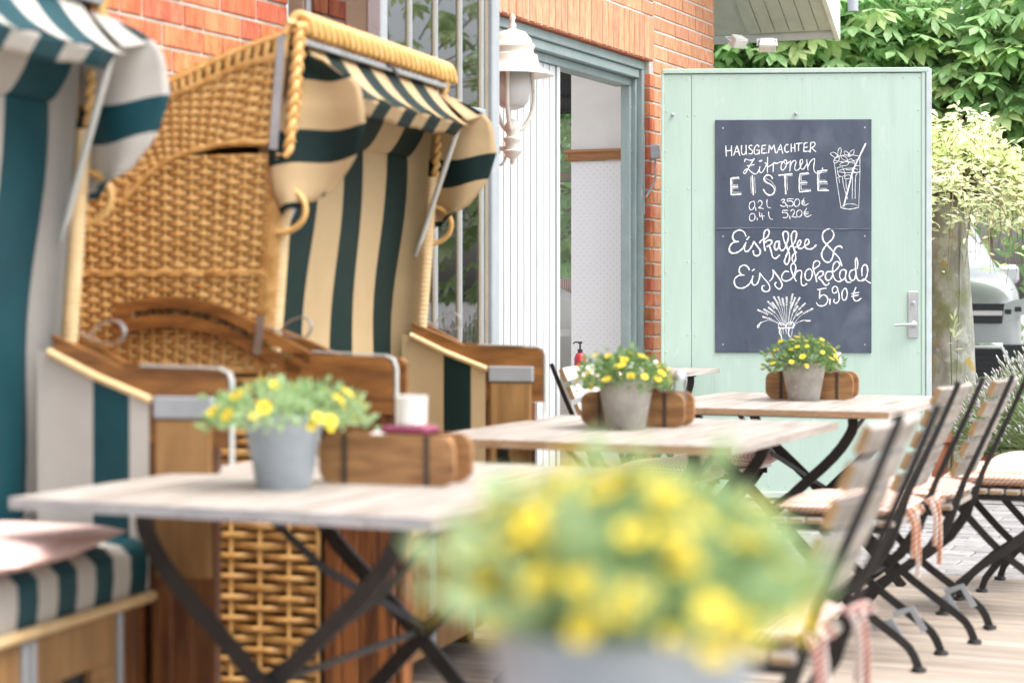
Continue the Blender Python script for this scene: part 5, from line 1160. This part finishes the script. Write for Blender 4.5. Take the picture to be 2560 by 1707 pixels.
# ------------------------------------------------------------------ lavender in terracotta bowls, small terracotta pot
def lavender(label, x, y, r, h, n, seed):
    t = thing('lavender_bush', label, 'lavender', (x, y, 0), 0, 'lavender bushes by the paving'); rs = random.Random(seed)
    m = MB(); m.lathe([(r * .52, -.05), (r * .66, .16), (r * .70, .17), (r * .70, .20), (r * .62, .20), (r * .55, .14)], 30); m.obj('bowl', 'terracotta', t, smooth=40)
    g = MB(); f = MB(); w = MB()
    for i in range(n):
        a = rs.uniform(0, 2 * PI); el = math.asin(rs.uniform(.0, 1)); k = rs.uniform(.72, 1.0)
        tip = Vector((math.cos(a) * math.cos(el) * r * k, math.sin(a) * math.cos(el) * r * k, .20 + (h - .2) * math.sin(el) * k))
        base = Vector((tip.x * .35, tip.y * .35, .18 + tip.z * .12)); mid = base.lerp(tip, .55) + Vector((0, 0, .03))
        if i % 3 == 0: w.tube([base, mid], .003, 3, cap=False)
        d = (tip - mid).normalized()
        for q in range(5):
            p = mid.lerp(tip, rs.random()); dd = (d + Vector((rs.uniform(-.6, .6), rs.uniform(-.6, .6), rs.uniform(-.1, .7)))).normalized(); s_ = rs.uniform(.03, .055); sd = dd.orthogonal().normalized() * s_ * .07
            g.add([p - sd, p + dd * s_, p + sd], [(0, 1, 2)])
        if k > .80 and math.sin(el) > .1:
            st = tip + (d + Vector((0, 0, .8))).normalized() * rs.uniform(.03, .12); g.tube([mid, tip, st], .0014, 3, cap=False)
            e = st + (st - tip).normalized() * rs.uniform(.02, .04); f.tube([st, st.lerp(e, .3), st.lerp(e, .7), e], [.0025, .006, .005, .002], 5, cap=False)
    stuff(g.obj('foliage', 'lavleaf', t, smooth=0)); stuff(f.obj('flower_spikes', 'lavflower', t, smooth=80)); stuff(w.obj('woody_stems', 'twig', t, smooth=80))
lavender('large lavender bush in terracotta bowl, behind the slat chairs', -1.42, 11.95, .78, .92, 3200, 2)
lavender('smaller lavender bush with grey spikes just in front of the tree trunk', -2.02, 12.0, .34, .60, 900, 6)
t = thing('terracotta_pot', 'terracotta pot with small green plant at the foot of the door', 'plant pot', (-2.43, 11.74, 0))
m = MB(); m.lathe([(.09, -.05), (.13, .28), (.145, .285), (.148, .33), (.13, .33), (.12, .30)], 26); m.obj('pot', 'terracotta', t, smooth=40)
m = MB(); rs = random.Random(3)
for i in range(160):
    a = rs.uniform(0, 6.28); p = Vector((math.cos(a) * rs.uniform(0, .12), math.sin(a) * rs.uniform(0, .12), .31)); d = Vector((math.cos(a) * .6, math.sin(a) * .6, rs.uniform(.3, 1.1))).normalized(); s_ = rs.uniform(.04, .10); sd = d.orthogonal().normalized() * s_ * .2
    m.add([p, p + d * s_ * .5 + sd, p + d * s_, p + d * s_ * .5 - sd], [(0, 1, 2, 3)])
stuff(m.obj('foliage', 'weed', t, smooth=0))
# weeds at the foot of the door
rs = random.Random(17)
for (x, y) in ((-3.12, 10.70), (-2.80, 10.85), (-2.62, 10.9), (-2.52, 10.82), (-2.36, 10.98), (-3.0, 10.2)):
    m = MB()
    for i in range(16):
        a = rs.uniform(0, 6.28); d = Vector((math.cos(a), math.sin(a), rs.uniform(.3, 1.4))).normalized(); s_ = rs.uniform(.02, .05); sd = d.orthogonal().normalized() * s_ * .2; p = Vector((rs.uniform(-.02, .02), rs.uniform(-.02, .02), 0)); m.add([p, p + d * s_ * .5 + sd, p + d * s_, p + d * s_ * .5 - sd], [(0, 1, 2, 3)])
    w = tag(m.obj('weed_tuft', 'weed', smooth=0), 'tiny green weed tuft growing from the paving at the foot of the green door', 'weed', 'weeds in the paving joints'); w.location = (x, y, -.006)
t = thing('young_shoot', 'thin green shoot sprouting beside the tree trunk behind the door edge', 'plant', (-2.33, 11.9, 0))
m = MB(); m.tube([(0, 0, 0), (.01, 0, .5), (0, 0, .9), (.05, 0, 1.02)], .004, 4); m.obj('stem', 'weed', t)
m = MB()
for i in range(14):
    p = Vector((.02, 0, rs.uniform(.82, 1.02))); d = Vector((rs.uniform(-.3, 1), rs.uniform(-.5, .5), rs.uniform(-.1, 1))).normalized(); s_ = rs.uniform(.05, .09); sd = d.orthogonal().normalized() * s_ * .13; m.add([p, p + d * s_ * .5 + sd, p + d * s_, p + d * s_ * .5 - sd], [(0, 1, 2, 3)])
stuff(m.obj('foliage', 'willow', t, smooth=0))

# ------------------------------------------------------------------ parked car
car = thing('parked_car', 'silver-white SUV parked nose-on behind the tree trunk', 'car', (-3.72, 17.95, 0), R(-70)); car.scale = (1, 1, 1.12)
secs = [  # x from nose (0) backwards negative; half width at belt, z bottom, z belt, top half width, z top
 (.00, .70, .42, .88, .60, .98), (-.06, .80, .30, .95, .68, 1.10), (-.18, .88, .24, .98, .74, 1.20), (-.45, .92, .24, 1.00, .78, 1.25), (-.95, .93, .24, 1.03, .80, 1.30), (-1.25, .94, .24, 1.05, .80, 1.33),
 (-1.75, .94, .26, 1.08, .70, 1.72), (-2.1, .94, .26, 1.08, .66, 1.80), (-3.2, .94, .26, 1.10, .65, 1.80), (-4.1, .92, .28, 1.10, .62, 1.72), (-4.5, .88, .32, 1.06, .60, 1.30), (-4.6, .80, .40, .95, .55, 1.10)]
m = MB(); ring = []
for (x, wb, zb, zw, wt, zt) in secs:
    half = [(.0, zb), (wb * .85, zb), (wb * .98, zb + .12), (wb, (zb + zw) / 2), (wb * .985, zw), (lerp(wb, wt, .35), lerp(zw, zt, .42)), (wt, zt - .03), (wt * .75, zt), (0, zt + .025)]
    pts = half + [(-a, b) for a, b in half[-2:0:-1]]; ring.append([(x, a, b) for a, b in pts])
n = len(ring[0]); vs = [p for r_ in ring for p in r_]
fs = [(i * n + k, (i + 1) * n + k, (i + 1) * n + (k + 1) % n, i * n + (k + 1) % n) for i in range(len(ring) - 1) for k in range(n)] + [tuple(range(n)), tuple((len(ring) - 1) * n + k for k in range(n))[::-1]]
m.add(vs, fs); m.obj('body', 'carpaint', car, smooth=50, sub=2)
m = MB(); m.add([(-1.30, -.74, 1.335), (-1.30, .74, 1.335), (-1.74, .63, 1.70), (-1.74, -.63, 1.70)], [(0, 1, 2, 3)]); m.obj('windscreen', 'carglass', car)
def carpart(name, pts, x0, x1, mat, sm=30):
    m = MB(); m.prism(pts, 0, x0, x1); return m.obj(name, mat, car, smooth=sm)
carpart('grille', [(-.66, .79), (.66, .79), (.68, .95), (-.68, .95)], -.25, .02, 'cardark')
carpart('chrome_bar', [(-.66, .855), (.66, .855), (.66, .893), (-.66, .893)], -.2, .034, 'chrome')
carpart('lower_bumper', [(-.86, .34), (.86, .34), (.88, .62), (-.88, .62)], -.30, .0, 'cardark')
lg = carpart('lower_grille', [(-.78, .37), (.78, .37), (.64, .59), (-.64, .59)], -.1, .015, 'cardark')
for k in range(4): m = MB(); m.box((.015, -.74 + .03 * k, .405 + k * .045), (.024, .74 - .03 * k, .418 + k * .045)); m.obj('grille_slat', 'iron', lg)
m = MB(); m.tube([(.03, -.80, .35), (.035, -.65, .61), (.035, .65, .61), (.03, .80, .35), (.03, -.80, .35)], .024, 6); m.obj('grille_trim', 'chrome', car, smooth=60)
for s_ in (-1, 1):
    m = MB(); m.prism([(s_ * a, b) for a, b in ((.62, .86), (.72, .815), (.88, .87), (.925, .985), (.80, .985), (.64, .935))], 0, -.40, -.03); o = m.obj('headlight', 'headlamp', car, smooth=20)
    for k in range(2): m = MB(); m.box((-.032, s_ * (.72 + .09 * k) - .03, .865 + .02 * k), (-.024, s_ * (.72 + .09 * k) + .03, .905 + .02 * k), c=.003); m.obj('lamp_lens', 'cardark', o)
    m = MB(); m.box((-.03, s_ * .82 - .03, .48), (.012, s_ * .82 + .03, .54), c=.01); m.obj('fog_lamp', 'chrome', car)
    m = MB(); m.box((-1.72, s_ * 1.02 - .1, 1.12), (-1.58, s_ * 1.02 + .1, 1.28), c=.03); m.obj('mirror', 'carpaint', car)
    for x in (-.90, -3.65):
        w = thing.__call__('wheel', '', '') if False else None
        m = MB(); m.tube([(x, s_ * .74, .36), (x, s_ * .95, .36)], .36, 28); wo = m.obj('wheel', 'tyre', car, smooth=40)
        m = MB(); m.tube([(x, s_ * .90, .36), (x, s_ * .956, .36)], .22, 20); m.obj('rim', 'steel', wo, smooth=40)
m = MB(); m.box((.036, -.26, .62), (.05, .26, .73), c=.004); m.obj('number_plate', 'white', car)
